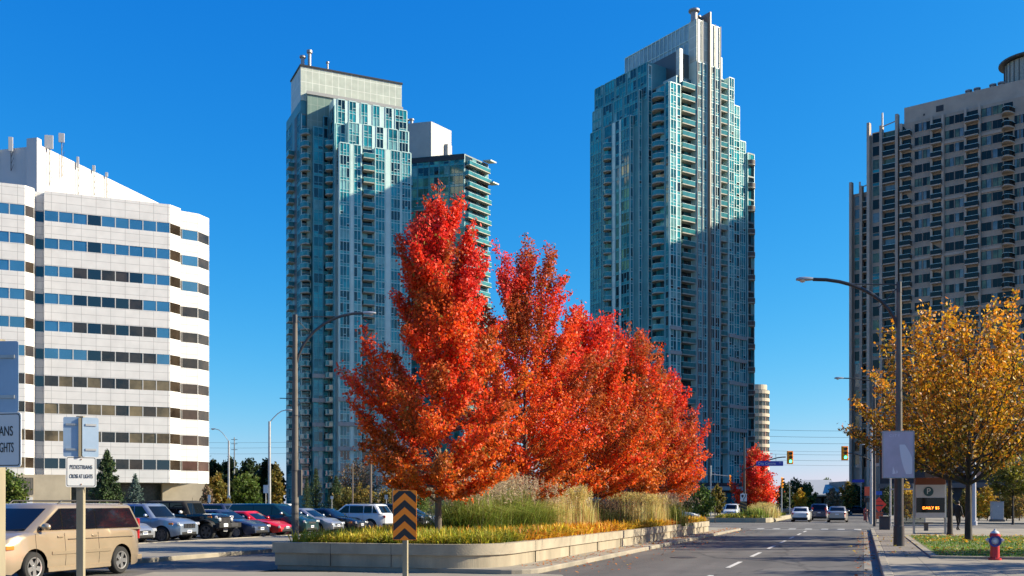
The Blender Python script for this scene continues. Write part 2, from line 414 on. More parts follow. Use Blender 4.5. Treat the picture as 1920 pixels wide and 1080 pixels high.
def tree(name, label, cat, group, loc, H, cb, prof, colfn, nleaf, lsize, n1=46, el0=25, el1=62, rise=20, tr=0.11, bark=None, leaf=None, sig=0.16, seed=1, twigs=5, lean=0.0, upmost=0.97, twl=0.30, up=0.35, sides=7, spread=(0.72, 1.12), low=0.72, org=0.92):
    """H total height, cb height of the lowest limbs, prof(f) = crown radius at the fraction f of the crown height"""
    rng = np.random.default_rng(seed); bark = bark or m_bark; leaf = leaf or m_leaf
    t = empty(name, loc, rng.uniform(0, 6.28), label, cat, group)
    tb = MB()
    th = [Vector((rng.normal() * lean * k * 0.1, rng.normal() * lean * k * 0.1, H * k / 8 * upmost)) for k in range(9)]
    tb.tube([th[0] - Vector((0, 0, 0.05))] + [Vector((0, 0, 0.15))] + th[1:], [tr * 1.45, tr * 1.08] + [tr * (1 - 0.93 * (k / 8) ** 0.9) + 0.008 for k in range(1, 9)], bark, sides)
    def trunk_at(z):
        f = min(0.999, z / (H * upmost)) * 8; i = int(f); return th[i].lerp(th[i + 1], f - i)
    segs = []   # twig polylines that carry leaves (points, weight, height fraction)
    for i in range(n1):
        f = ((i + rng.uniform(0, 0.9)) / n1) ** 1.05
        z = cb + (H * 0.97 - cb) * f * 0.93
        rr = prof(f)
        el = R(el0 + (el1 - el0) * f + rng.normal() * 6)
        L = max(0.18, rr * rng.uniform(*spread) / max(0.35, math.cos(el + R(rise) * 0.5)))
        az = i * 2.39996 + rng.normal() * 0.3
        zz = max(cb * 0.75, z - L * math.sin(el + R(rise) * 0.4) * org)
        p0 = trunk_at(zz)
        pts = branch_pts(p0, az, el, L, R(rise), 6, 0.10, rng)
        br = max(0.01, tr * 0.42 * (1 - 0.75 * f) * min(1, L / 2.0))
        tb.tube(pts, [br * (1 - 0.13 * k) for k in range(7)], bark, 5, cap=False)
        segs.append((pts[2:], L * 0.7))
        for k in range(twigs):
            j = 1.5 + 4.3 * (k + rng.uniform(0, 0.8)) / twigs; q = pts[int(j)].lerp(pts[min(6, int(j) + 1)], j - int(j))
            l2 = L * twl * rng.uniform(0.7, 1.35) * (1.15 - 0.09 * j)
            p2 = branch_pts(q, az + rng.choice([-1, 1]) * rng.uniform(0.5, 1.1), el + rng.normal() * 0.3 + 0.15, l2, R(rise), 3, 0.15, rng)
            tb.tube(p2, [br * 0.4, br * 0.3, br * 0.22, br * 0.12], bark, 3, cap=False)
            segs.append((p2, l2))
    segs.append(([th[6], th[7], th[8]], H * 0.15))
    tb.build('trunk', t, smooth=60)
    w = np.array([s[1] for s in segs]); cnt = rng.multinomial(nleaf, w / w.sum())
    P = []
    for (pts, _), c in zip(segs, cnt):
        if c == 0: continue
        A = np.array([tuple(p) for p in pts]); u = rng.uniform(0, len(A) - 1.001, c); i = u.astype(int); fr = (u - i)[:, None]
        q = A[i] * (1 - fr) + A[i + 1] * fr
        P.append(q + rng.normal(size=(c, 3)) * sig * np.array([1, 1, 0.75]))
    P = np.concatenate(P); P = P[P[:, 2] > cb * low + rng.uniform(0, 0.25, len(P))]
    C = colfn(P, (P[:, 2] - cb) / (H - cb), rng)
    np_mesh('crown', leaf_quads(P, lsize, rng, up).reshape(-1, 3), 4, leaf, C, t)
    return t

def mixcols(stops, f, rng, jit=0.18, val=0.3):
    """stops: list of rgb along 0..1; f per leaf"""
    S = np.array(stops); n = len(S) - 1; g = np.clip(f, 0, 0.999) * n; i = g.astype(int); fr = (g - i)[:, None]
    c = S[i] * (1 - fr) + S[i + 1] * fr
    c = c * rng.uniform(1 - val, 1 + val, (len(f), 1)); c[:, 1] *= rng.uniform(1 - jit * 2, 1 + jit * 2.5, len(f))
    return np.clip(c, 0.002, 0.9)
def clumpnoise(P, sc, seed):
    r = np.random.default_rng(seed); v = 0
    for k in range(4):
        d = r.normal(size=3) * sc; v = v + np.sin(P @ d + r.uniform(0, 6))
    return v / 4
def maple_cols(seed, shift=0.0, pink=1.0):
    stops = [(0.62, 0.15, 0.014), (0.76, 0.15, 0.014), (0.80, 0.085, 0.014), (0.80, 0.055, 0.016), (0.76, 0.045, 0.030)]
    def fn(P, h, rng):
        f = h * 0.80 + 0.12 + shift + clumpnoise(P, 1.5, seed) * 0.34 + rng.normal(size=len(P)) * 0.12
        c = mixcols(stops, f, rng, 0.15, 0.28)
        br = np.clip((clumpnoise(P, 2.3, seed + 50) - (0.18 if seed != 23 else -0.05)) * 3.0, 0, 0.8)[:, None]; c = c * (1 - br) + np.array([0.40, 0.11, 0.02]) * br
        k = rng.uniform(size=len(P)) < 0.05; c[k] = (0.22, 0.16, 0.03)
        return c
    return fn
def maple_prof(Rm, top=1.0):
    xs = [0, 0.08, 0.2, 0.36, 0.5, 0.63, 0.8, 0.92, 1.0]; ys = [0.62, 0.88, 1.0, 0.98, 0.84, 0.68, 0.52, 0.40, 0.24]
    return lambda f: Rm * float(np.interp(f, xs, ys)) * (1 - (1 - top) * min(1, max(0, (f - 0.3) / 0.4)))
MG = 'red maples in a row along the long planter'
maples = [  # a, b, top height above soil, crown base, radius, shift, leaves
    (3.3, -3.9, 10.5, 1.5, 2.4, 0.10, 74000, 'tall red maple at the planter front, orange low down and crimson on top'),
    (10.8, -3.8, 11.0, 1.5, 2.75, 0.12, 62000, 'crimson topped red maple right behind the tallest maple of the planter row'),
    (17.7, -3.6, 9.9, 1.6, 2.8, 0.06, 46000, 'middle red maple of the five on the planter, above the tan feather grass'),
    (25.8, -3.4, 10.4, 1.6, 2.9, -0.08, 36000, 'brownish orange maple standing second from the far end of the planter row'),
    (33.0, -3.3, 9.3, 1.5, 3.0, 0.16, 36000, 'red maple at the far end of the planter nearest the traffic lights'),
]
for i, (a, b_, H, cb, Rm, sh, nl, lab) in enumerate(maples):
    tree('maple_tree', lab, 'tree', MG, rc(a, b_, 0.62), H, cb, maple_prof(Rm, (0.80, 1.12, 1.05, 1.0, 0.9)[i]), maple_cols(20 + i, sh), nl, 0.052 if i < 2 else 0.066,
         n1=84, el0=6, el1=62, rise=26, tr=0.10, seed=80 + i, sig=0.09 if i < 2 else 0.105, twigs=7, spread=(0.66, 1.16), twl=0.32)
tree('maple_tree', 'small bright red tree on the low planter across the junction', 'tree', None, (24.8, 103, 0.36), 7.6, 0.9,
     maple_prof(2.15), maple_cols(77, 0.45), 13000, 0.11, n1=44, el0=15, el1=65, tr=0.08, seed=90, sig=0.2)
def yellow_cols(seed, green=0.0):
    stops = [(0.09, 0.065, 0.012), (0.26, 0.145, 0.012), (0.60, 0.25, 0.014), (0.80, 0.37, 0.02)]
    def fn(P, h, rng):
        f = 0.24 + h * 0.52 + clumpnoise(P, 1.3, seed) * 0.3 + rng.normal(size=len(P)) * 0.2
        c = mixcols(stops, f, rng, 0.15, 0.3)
        if green:
            k = rng.uniform(size=len(P)) < green; c[k] = (0.10, 0.13, 0.02)
        return c
    return fn
def round_prof(Rm):
    xs = [0, 0.12, 0.3, 0.5, 0.7, 0.85, 1.0]; ys = [0.7, 0.95, 1.0, 0.86, 0.66, 0.48, 0.2]
    return lambda f: Rm * float(np.interp(f, xs, ys))
YG = 'golden street trees on the lawn strip'
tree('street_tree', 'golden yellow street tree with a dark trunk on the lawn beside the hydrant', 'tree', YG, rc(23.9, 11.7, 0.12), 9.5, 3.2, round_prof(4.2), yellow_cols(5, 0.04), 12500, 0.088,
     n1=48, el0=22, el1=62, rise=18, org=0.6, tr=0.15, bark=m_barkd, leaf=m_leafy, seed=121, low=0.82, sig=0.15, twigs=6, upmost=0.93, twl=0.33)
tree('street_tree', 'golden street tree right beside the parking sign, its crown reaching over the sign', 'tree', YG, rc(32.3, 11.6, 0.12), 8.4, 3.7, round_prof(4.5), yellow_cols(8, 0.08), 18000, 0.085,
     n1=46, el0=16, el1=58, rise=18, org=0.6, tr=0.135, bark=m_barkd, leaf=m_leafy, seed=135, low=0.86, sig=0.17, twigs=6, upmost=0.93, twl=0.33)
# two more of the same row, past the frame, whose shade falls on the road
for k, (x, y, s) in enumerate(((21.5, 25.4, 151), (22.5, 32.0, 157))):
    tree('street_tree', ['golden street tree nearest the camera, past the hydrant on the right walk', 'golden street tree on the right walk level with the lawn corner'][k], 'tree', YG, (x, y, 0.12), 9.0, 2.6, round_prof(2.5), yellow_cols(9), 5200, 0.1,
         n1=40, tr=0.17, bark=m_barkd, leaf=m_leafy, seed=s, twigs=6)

def simple_cols(stops, seed, sc=1.0, amp=0.4):
    def fn(P, h, rng):
        return mixcols(stops, 0.5 + clumpnoise(P, sc, seed) * amp + rng.normal(size=len(P)) * 0.15, rng, 0.1, 0.3)
    return fn
DARKG = [(0.018, 0.032, 0.012), (0.03, 0.05, 0.016), (0.045, 0.065, 0.02)]
MIDG = [(0.05, 0.085, 0.015), (0.085, 0.13, 0.02), (0.14, 0.16, 0.03)]
OLIVE = [(0.10, 0.09, 0.025), (0.18, 0.15, 0.03), (0.30, 0.17, 0.025)]
TAN = [(0.16, 0.105, 0.06), (0.24, 0.165, 0.095), (0.30, 0.22, 0.13)]
GOLD = [(0.30, 0.17, 0.015), (0.45, 0.26, 0.02), (0.5, 0.34, 0.03)]
def blobprof(Rm): return lambda f: Rm * math.sqrt(max(0.04, 1 - (2 * f - 0.9) ** 2))
def bush(name, label, cat, group, px, Y, py_top, wpx, cols, nl, ls, cb=0.15, seed=1, n1=22, leaf=None, bark=None, twl=0.3, sig=None, z=0.0):
    H = gz(py_top, Y) - z; Rm = wpx / F * Y / 2
    return tree(name, label, cat, group, (gx(px, Y), Y, z), H, max(0.1, H * cb), blobprof(Rm), simple_cols(cols, seed, 2.2 / max(Rm, 0.5)), nl, ls,
                n1=n1, el0=5, el1=65, rise=15, tr=max(0.05, H * 0.014), bark=bark or m_barkd, leaf=leaf or m_leaf, seed=seed, sig=sig or Rm * 0.13, twigs=5, twl=twl, sides=6)
# dark trees far behind the parking lot
DG = 'dark trees in a row far behind the parking lot'
for k, (px, Y, top, w) in enumerate(((398, 250, 858, 50), (432, 262, 853, 56), (468, 256, 855, 54), (500, 245, 857, 44), (518, 240, 872, 30))):
    bush('shade_tree', ['dark green tree at the left end of the far tree row, nearest the white office', 'tallest dark tree of the far row, behind the power pole',
         'broad dark tree of the far row between power pole and lamp post', 'dark tree of the far row directly behind the tall lamp post',
         'small dark tree at the right end of the far row beside the glass tower'][k], 'tree', DG, px, Y, top, w, DARKG, 5200, 0.42, 0.12, 300 + k, 26)
bush('shade_tree', 'rounded bright green tree behind the parked cars, left of the tall lamp post', 'tree', None, 462, 165, 884, 58, MIDG, 5200, 0.24, 0.1, 311, 30)
bush('shade_tree', 'orange and green tree behind the dark sedan, just right of the white office', 'tree', None, 408, 170, 884, 40, OLIVE, 3800, 0.24, 0.1, 312, 26)
bush('shade_tree', 'narrow yellow green tree just right of the tall lamp post', 'tree', None, 518, 168, 866, 28, OLIVE, 3000, 0.22, 0.1, 313, 24)
bush('shade_tree', 'low tan shrub at the foot of the white office corner', 'shrub', None, 388, 140, 905, 26, TAN, 1600, 0.16, 0.05, 314, 24)
bush('shade_tree', 'leafy green tree at the left picture edge in front of the white office', 'tree', None, 12, 104, 874, 66, MIDG, 5000, 0.17, 0.1, 315, 30)
bush('bare_tree', 'bare reddish tan tree in front of the left glass tower base', 'tree', None, 668, 185, 858, 84, TAN, 4200, 0.2, 0.12, 316, 60, bark=m_twig)
bush('bare_tree', 'bare brown tree behind the chevron sign', 'tree', None, 752, 175, 872, 80, TAN, 2600, 0.17, 0.12, 317, 60, bark=m_twig)
bush('bare_tree', 'bare grey brown tree peeping between the maple trunk and the chevron sign', 'tree', None, 798, 170, 880, 50, TAN, 1600, 0.17, 0.12, 318, 50, bark=m_twig)
HG = 'olive shrubs behind the white wagon'
for k, (px, w) in enumerate(((648, 50), (688, 54), (730, 50), (782, 56))):
    bush('shrub', ['olive shrub behind the dark coupe at the left of the shrub row', 'olive shrub right behind the white wagon roof', 'olive shrub behind the tail of the white wagon', 'yellow green shrub behind the maple trunk'][k],
         'shrub', HG, px, 150, 912, w, OLIVE if k < 3 else MIDG, 2600, 0.16, 0.05, 330 + k, 24)
# beyond the junction
for k, (px, Y, top, w, cols, lab) in enumerate((
    (1490, 190, 893, 44, DARKG, 'dark tree left of the low pale roofed building beyond the junction'),
    (1512, 200, 902, 36, MIDG, 'green tree behind the gold shrub beyond the junction'),
    (1500, 150, 915, 26, GOLD, 'small gold tree in front of the low pale roofed building'),
    (1550, 300, 893, 30, MIDG, 'green tree rising behind the pale roof beyond the junction'),
    (1470, 175, 900, 34, DARKG, 'dark tree just right of the small bright red tree'),
    (1562, 150, 912, 30, TAN, 'round tan tree in front of the pale roofed building'),
    (1590, 160, 900, 30, OLIVE, 'olive tree behind the dark sedan beyond the junction'),
    (1602, 210, 905, 40, DARKG, 'dark tree at the foot of the grey apartment tower'),
    (1318, 96, 905, 44, MIDG, 'small green tree behind the far end of the long planter'),
    (1292, 100, 914, 40, DARKG, 'dark leafy tree behind the last maple of the long planter'),
    (1345, 135, 905, 26, OLIVE, 'thin olive tree in front of the right glass tower base'))):
    bush('shade_tree', lab, 'tree', None, px, Y, top, w, cols, 2600, 0.0011 * Y, 0.12, 350 + k, 24)
# right hand side behind the walk
bush('shade_tree', 'dark stemmed young tree with yellow green leaves right of the utility cabinet', 'tree', None, 1900, 80, 842, 90, [(0.07, 0.075, 0.012), (0.16, 0.15, 0.02), (0.26, 0.2, 0.02)], 2600, 0.12, 0.4, 371, 22, z=0.12)
for k, (px, Y, top, w, cols, lab) in enumerate((
    (1852, 98, 905, 40, GOLD, 'golden shrub between the white pole and the utility cabinet'),
    (1836, 100, 922, 40, MIDG, 'green shrub behind the white pole'),
    (1812, 100, 912, 34, OLIVE, 'olive shrub behind the person in dark clothes'),
    (1888, 97, 922, 40, OLIVE, 'olive shrub right behind the utility cabinet'),
    (1912, 96, 912, 44, [(0.2, 0.13, 0.03), (0.3, 0.2, 0.05), (0.36, 0.25, 0.07)], 'tan leafed shrub right of the young tree stem'),
    (1772, 100, 905, 40, OLIVE, 'yellow green shrub between the two dark trunks'),
    (1700, 95, 900, 40, GOLD, 'gold shrub behind the banner post'),
    (1726, 105, 905, 40, OLIVE, 'olive shrub behind the parking sign'),
    (1668, 120, 905, 36, DARKG, 'dark shrub behind the street name post'))):
    bush('shrub', lab, 'shrub', None, px, Y, top, w, cols, 1900, 0.10, 0.06, 380 + k, 22, z=0.12)

def conifer(label, px, Y, top, wpx, cols, seed, n=15000, z=0.0, nm='spruce_tree', group=None):
    rng = np.random.default_rng(seed); H = gz(top, Y) - z; Rm = wpx / F * Y / 2
    t = empty(nm, (gx(px, Y), Y, z), 0, label, 'tree', group); tb = MB()
    tb.tube([(0, 0, -0.05), (0, 0, H * 0.5), (0, 0, H * 0.98)], [H * 0.02, H * 0.012, 0.01], m_barkd, 7)
    P = []; D = []
    nb = 130
    for i in range(nb):
        f = (i + rng.uniform()) / nb; zb = H * (0.04 + 0.94 * f ** 0.9); L = Rm * (1 - f ** 0.92) ** 0.85 * rng.uniform(0.75, 1.12) + 0.12
        az = i * 2.39996 + rng.normal() * 0.2; dr = rng.uniform(-0.12, 0.28)
        d = np.array([math.cos(az), math.sin(az), dr - 0.15 * (1 - f)])
        c = int(n / nb * (0.25 + 1.5 * (1 - f))); u = rng.uniform(0.08, 1, c)
        q = np.array([0, 0, zb]) + np.outer(u * L, d); q[:, 2] += (u ** 2) * L * 0.12
        side = np.cross(d, [0, 0, 1]); q += np.outer(rng.normal(size=c) * 0.17 * L * (1.1 - u), side); q[:, 2] += rng.normal(size=c) * 0.05 * Rm - 0.02
        tb.tube([(0, 0, zb), tuple(np.array([0, 0, zb]) + d * L * 0.9)], [0.025, 0.008], m_barkd, 4, cap=False)
        P.append(q)
    P = np.concatenate(P); tb.build('trunk', t)
    C = simple_cols(cols, seed, 2.0)(P, 0, rng)
    np_mesh('crown', leaf_quads(P, 0.045 * Rm + 0.02, rng, 0.6, 0.45).reshape(-1, 3), 4, m_needle, C, t)
    return t
SPR = [(0.022, 0.042, 0.016), (0.045, 0.075, 0.024), (0.08, 0.115, 0.032)]
BLU = [(0.06, 0.095, 0.085), (0.11, 0.16, 0.14), (0.17, 0.22, 0.19)]
conifer('tall dark green spruce in front of the white office', 200, 112, 843, 84, SPR, 401)
conifer('small blue green spruce right of the tall dark spruce', 253, 114, 888, 48, BLU, 402, 9000)
conifer('slim dark conifer right behind the concrete lamp post', 575, 170, 893, 26, SPR, 403, 6000)
conifer('dark conifer beside the glass tower base, right of the concrete lamp post', 592, 172, 876, 40, SPR, 404, 7000)
conifer('broad dark conifer in front of the glass tower base', 630, 172, 892, 50, SPR, 405, 7000)

# grasses in the planter
def blades(name, base_fn, n, hmin, hmax, wid, lean, colfn, seed, parent=None, droop=0.5, m=None):
    rng = np.random.default_rng(seed)
    B = base_fn(n, rng); h = rng.uniform(hmin, hmax, n); az = rng.uniform(0, 2 * PI, n); ln = np.abs(rng.normal(size=n)) * lean * h
    d = np.stack([np.cos(az), np.sin(az), np.zeros(n)], 1); s = np.stack([-np.sin(az + rng.normal(size=n) * .8), np.cos(az), np.zeros(n)], 1) * (wid * rng.uniform(0.6, 1.3, n))[:, None]
    z = np.zeros((n, 3)); z[:, 2] = 1
    mid = B + d * (ln * 0.35)[:, None] + z * (h * 0.62)[:, None]
    tip = B + d * (ln)[:, None] + z * (h * (1 - droop * np.clip(ln / h, 0, 1)))[:, None]
    V = np.empty((n * 2, 4, 3))
    V[0::2, 0] = B - s; V[0::2, 1] = B + s; V[0::2, 2] = mid + s * 0.8; V[0::2, 3] = mid - s * 0.8
    V[1::2, 0] = mid - s * 0.8; V[1::2, 1] = mid + s * 0.8; V[1::2, 2] = tip + s * 0.1; V[1::2, 3] = tip - s * 0.1
    C = np.repeat(colfn(B, h, rng) * 0.8, 2, axis=0)
    return np_mesh(name, V.reshape(-1, 3), 4, m or m_blade, C, parent), tip
def planter_base(a0, a1, b0, b1, z):
    def fn(n, rng):
        a = rng.uniform(a0, a1, n); b = rng.uniform(b0, b1, n)
        keep = ~((a < PA0 + 1.7) & (b > PB1 - 1.8) & ((a - (PA0 + 1.6)) ** 2 + (b - (PB1 - 1.6)) ** 2 > 1.3 ** 2))
        a = np.where(keep, a, a + 2.0)
        o = np.array(O0); return o + np.outer(a, np.array(E)) + np.outer(b, np.array(N)) + np.array([0, 0, z])
    return fn
YGR = [(0.12, 0.17, 0.012), (0.36, 0.33, 0.02), (0.62, 0.46, 0.035)]
ORG = [(0.40, 0.28, 0.02), (0.85, 0.48, 0.02), (0.90, 0.40, 0.025), (0.50, 0.15, 0.02)]
def gcov(stops, sc, seed):
    return lambda B, h, rng: mixcols(stops, 0.5 + clumpnoise(B, sc, seed) * 0.8 + rng.normal(size=len(B)) * 0.2, rng, 0.12, 0.3)
o, _ = blades('ground_cover', planter_base(PA0 + 0.3, 8.0, PB0 + 0.3, PB1 - 0.3, 0.62), 26000, 0.22, 0.52, 0.015, 0.95, gcov(YGR, 1.3, 3), 501); tag(o, kind='stuff')
o, _ = blades('ground_cover', planter_base(3.0, PA1 - 0.3, PB0 + 0.3, PB1 - 0.15, 0.62), 46000, 0.22, 0.52, 0.026, 1.0, gcov(ORG, 0.9, 4), 502); tag(o, kind='stuff')
o, _ = blades('ground_cover', planter_base(72.2, 100, -5.6, -1.2, 0.38), 7000, 0.2, 0.5, 0.05, 0.8, gcov([(0.12, 0.16, 0.02), (0.3, 0.3, 0.03), (0.5, 0.38, 0.05)], 0.6, 5), 503); tag(o, kind='stuff')
m_plume = leafmat('plume', 0.35, 0.8)
def clump(label, px, Y, r, H, cols, pcols, nb, nplume, seed, lean, z=0.62, wid=0.008, plen=0.32):
    rng = np.random.default_rng(seed)
    t = empty('ornamental_grass', (gx(px, Y), Y, z), 0, label, 'grass clump', 'ornamental grass clumps in the long planter')
    def base(n, rg):
        q = rg.normal(size=(n, 3)) * r * 0.42; q[:, 2] = 0; return q
    def outward(o): pass
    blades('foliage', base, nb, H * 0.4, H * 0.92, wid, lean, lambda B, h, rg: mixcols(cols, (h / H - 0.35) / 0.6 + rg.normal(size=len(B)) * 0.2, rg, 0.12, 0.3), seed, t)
    if nplume:
        st, tip = blades('stems', base, nplume, H * 0.86, H * 1.06, 0.004, lean * 0.7, lambda B, h, rg: mixcols(pcols, rg.uniform(size=len(B)), rg, 0.1, 0.2), seed + 1, t, droop=0.2)
        n = nplume * 16; k = np.repeat(np.arange(nplume), 16); u = rng.uniform(0, 1, n)[:, None]
        az = rng.uniform(0, 6.28, nplume); hang = np.stack([np.cos(az), np.sin(az), np.full(nplume, -3.2)], 1); hang /= np.linalg.norm(hang, axis=1)[:, None]
        P = tip[k] + hang[k] * u * plen + rng.normal(size=(n, 3)) * 0.022
        V = leaf_quads(P, 0.036, rng, 0.0, 0.35)
        np_mesh('plumes', V.reshape(-1, 3), 4, m_plume, mixcols(pcols, rng.uniform(size=n), rng, 0.06, 0.25) * 0.85, t)
    return t
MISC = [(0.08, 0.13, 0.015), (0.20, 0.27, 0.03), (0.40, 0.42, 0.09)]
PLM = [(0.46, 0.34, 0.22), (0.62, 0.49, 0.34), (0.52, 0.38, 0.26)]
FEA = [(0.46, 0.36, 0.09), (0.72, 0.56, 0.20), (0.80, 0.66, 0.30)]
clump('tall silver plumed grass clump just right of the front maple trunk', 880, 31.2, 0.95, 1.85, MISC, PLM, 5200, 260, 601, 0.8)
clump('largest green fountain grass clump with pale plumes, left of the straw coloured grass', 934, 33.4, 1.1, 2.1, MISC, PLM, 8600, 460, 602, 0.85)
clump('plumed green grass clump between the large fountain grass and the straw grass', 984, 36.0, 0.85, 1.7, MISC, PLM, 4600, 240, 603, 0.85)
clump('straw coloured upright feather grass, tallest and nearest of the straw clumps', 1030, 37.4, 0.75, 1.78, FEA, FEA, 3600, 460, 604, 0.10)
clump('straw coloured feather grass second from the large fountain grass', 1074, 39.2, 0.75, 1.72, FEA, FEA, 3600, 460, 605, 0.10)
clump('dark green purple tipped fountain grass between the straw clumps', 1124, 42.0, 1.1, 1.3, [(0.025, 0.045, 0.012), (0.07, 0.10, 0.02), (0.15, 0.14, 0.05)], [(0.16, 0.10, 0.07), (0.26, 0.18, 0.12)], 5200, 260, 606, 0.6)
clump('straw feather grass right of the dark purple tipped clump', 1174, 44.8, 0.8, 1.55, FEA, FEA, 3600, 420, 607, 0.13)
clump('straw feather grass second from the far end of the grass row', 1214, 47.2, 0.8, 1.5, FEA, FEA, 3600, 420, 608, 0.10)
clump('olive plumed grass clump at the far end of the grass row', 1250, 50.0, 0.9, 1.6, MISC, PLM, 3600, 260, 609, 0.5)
clump('small straw feather grass on the planter across the junction', 1435, 97, 1.2, 1.5, FEA, FEA, 1600, 200, 610, 0.14, 0.36, 0.02)
clump('green grass clump on the planter across the junction, beside the small red tree', 1412, 95, 1.2, 1.3, MISC, FEA, 1600, 60, 611, 0.3, 0.36, 0.02)
# lawn blades and fallen leaves
def lawn_base(n, rng):
    a = rng.uniform(9.1, 30.4, n); b = 9.65 + rng.uniform(0, 1, n) * np.clip(30 - (a - 12) * 0.8, 5.7, 16)
    return np.array(O0) + np.outer(a, np.array(E)) + np.outer(b, np.array(N)) + np.array([0, 0, 0.145])
o, _ = blades('lawn_grass', lawn_base, 26000, 0.03, 0.09, 0.012, 0.6, gcov([(0.07, 0.16, 0.012), (0.13, 0.27, 0.02), (0.24, 0.32, 0.03)], 0.8, 6), 701); tag(o, kind='stuff')
rng = np.random.default_rng(702)
P = lawn_base(5200, rng); P[:, 2] = 0.20 + rng.uniform(0, 0.04, len(P)); k = clumpnoise(P, 0.9, 7) + rng.normal(size=len(P)) * 0.3 > -0.1; P = P[k]
Q = lawn_base(500, rng) + np.outer(rng.uniform(-3.0, -1.2, 500), np.array(N)); Q[:, 2] = 0.15 + rng.uniform(0, .01, 500); P = np.concatenate([P, Q])
o = np_mesh('fallen_leaves', leaf_quads(P, 0.06, rng, 3.0).reshape(-1, 3), 4, m_leafy, mixcols([(0.24, 0.12, 0.02), (0.48, 0.27, 0.02), (0.55, 0.36, 0.05)], rng.uniform(size=len(P)), rng), None); tag(o, kind='stuff')

rng = np.random.default_rng(711); n_ = 900; a_ = rng.uniform(1, 44, n_); side_ = rng.uniform(size=n_)
b_ = np.where(side_ < 0.5, rng.uniform(-0.85, -0.05, n_), np.where(side_ < 0.75, rng.uniform(7.2, 7.88, n_), np.abs(rng.normal(size=n_)) * 0.8))
z_ = np.where((b_ < 0) & (b_ > -1), 0.145, 0.02) + rng.uniform(0, 0.01, n_)
P = np.array(O0) + np.outer(a_, np.array(E)) + np.outer(b_, np.array(N)); P[:, 2] = z_
o = np_mesh('fallen_leaves', leaf_quads(P, 0.05, rng, 4.0).reshape(-1, 3), 4, m_leaf, mixcols([(0.30, 0.10, 0.02), (0.55, 0.12, 0.02), (0.50, 0.26, 0.03)], rng.uniform(size=n_), rng), None); tag(o, kind='stuff')
# ------------------------------------------------------------------ buildings
def glass(name, col, rough=0.06, ior=1.9, var=0.0):
    m = mat(name, col, rough, 0.0, var=var, scale=0.35, ior=ior); return m
g_dark = glass('tower_glass_dark', (0.008, 0.024, 0.034), ior=1.65, var=0.5)
g_mid = glass('tower_glass', (0.010, 0.14, 0.175), ior=1.65, var=0.45)
g_teal = glass('tower_glass_teal', (0.022, 0.29, 0.34), ior=1.65, var=0.35)
g_pale = glass('tower_glass_blind', (0.19, 0.42, 0.42), ior=1.6, var=0.3)
g_span = glass('spandrel_glass', (0.05, 0.34, 0.37), 0.12, 1.6, var=0.25)
m_frame = mat('window_frame', (0.62, 0.86, 0.82), 0.5); m_frame_shade = mat('window_frame_shade', (0.14, 0.42, 0.47), 0.45)  # second frame has the teal of the shaded bays put into its colour
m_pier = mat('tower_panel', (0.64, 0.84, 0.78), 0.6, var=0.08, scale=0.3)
m_pier_shade = mat('tower_panel_shade', (0.085, 0.30, 0.33), 0.45, var=0.12, scale=0.3)  # copy of the tower panel for shaded sides, shade tone in the base colour
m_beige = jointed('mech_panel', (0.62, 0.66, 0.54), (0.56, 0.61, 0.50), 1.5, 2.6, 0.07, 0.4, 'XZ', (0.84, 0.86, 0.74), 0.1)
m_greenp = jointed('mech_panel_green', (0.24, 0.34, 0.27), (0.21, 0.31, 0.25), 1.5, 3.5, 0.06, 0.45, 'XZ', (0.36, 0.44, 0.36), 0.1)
m_slabc = mat('balcony_slab', (0.46, 0.42, 0.34), 0.75, var=0.12, scale=0.6)
m_rail = mat('balcony_glass', (0.035, 0.20, 0.21), 0.08, ior=1.8, var=0.25, scale=0.5)
m_band = mat('stone_band', (0.42, 0.42, 0.40), 0.75, var=0.06)
m_dark = mat('dark_metal', (0.025, 0.025, 0.028), 0.5)
m_fin = mat('fin_metal', (0.09, 0.085, 0.08), 0.5); m_fin2 = mat('fin_panel', (0.24, 0.21, 0.18), 0.5)
m_steel = mat('steel', (0.42, 0.41, 0.40), 0.55, 0.4)
m_roof = mat('roof_gravel', (0.2, 0.19, 0.18), 0.9, var=0.2)
m_recess = mat('recess_wall', (0.16, 0.22, 0.21), 0.6, var=0.2, scale=0.4)
GL = [g_dark, g_mid, g_teal, g_pale]

class Face:
    """a vertical facade plane: P lower left corner seen from outside, a = direction to the right, outward normal = (a.y,-a.x)"""
    def __init__(s, P, a): s.P = Vector((P[0], P[1])); s.a = Vector(a).normalized(); s.o = Vector((s.a.y, -s.a.x))
    def pt(s, u, o, z): q = s.P + s.a * u + s.o * o; return (q.x, q.y, z)
    def quad(s, mb, u0, u1, z0, z1, o, m, j=0.0):
        e = [random.uniform(-j, j) for _ in range(3)] if j else (0, 0, 0)
        mb.face([s.pt(u0, o, z0), s.pt(u1, o + e[0], z0), s.pt(u1, o + e[0] + e[1], z1), s.pt(u0, o + e[1], z1)], m)
    def bar(s, mb, u0, u1, z0, z1, o0, o1, m):
        A = [s.pt(u0, o0, z0), s.pt(u1, o0, z0), s.pt(u1, o0, z1), s.pt(u0, o0, z1)]; B = [s.pt(u0, o1, z0), s.pt(u1, o1, z0), s.pt(u1, o1, z1), s.pt(u0, o1, z1)]
        mb.mesh(A + B, [(4,5,6,7), (0,4,7,3), (5,1,2,6), (7,6,2,3), (0,1,5,4)], m)

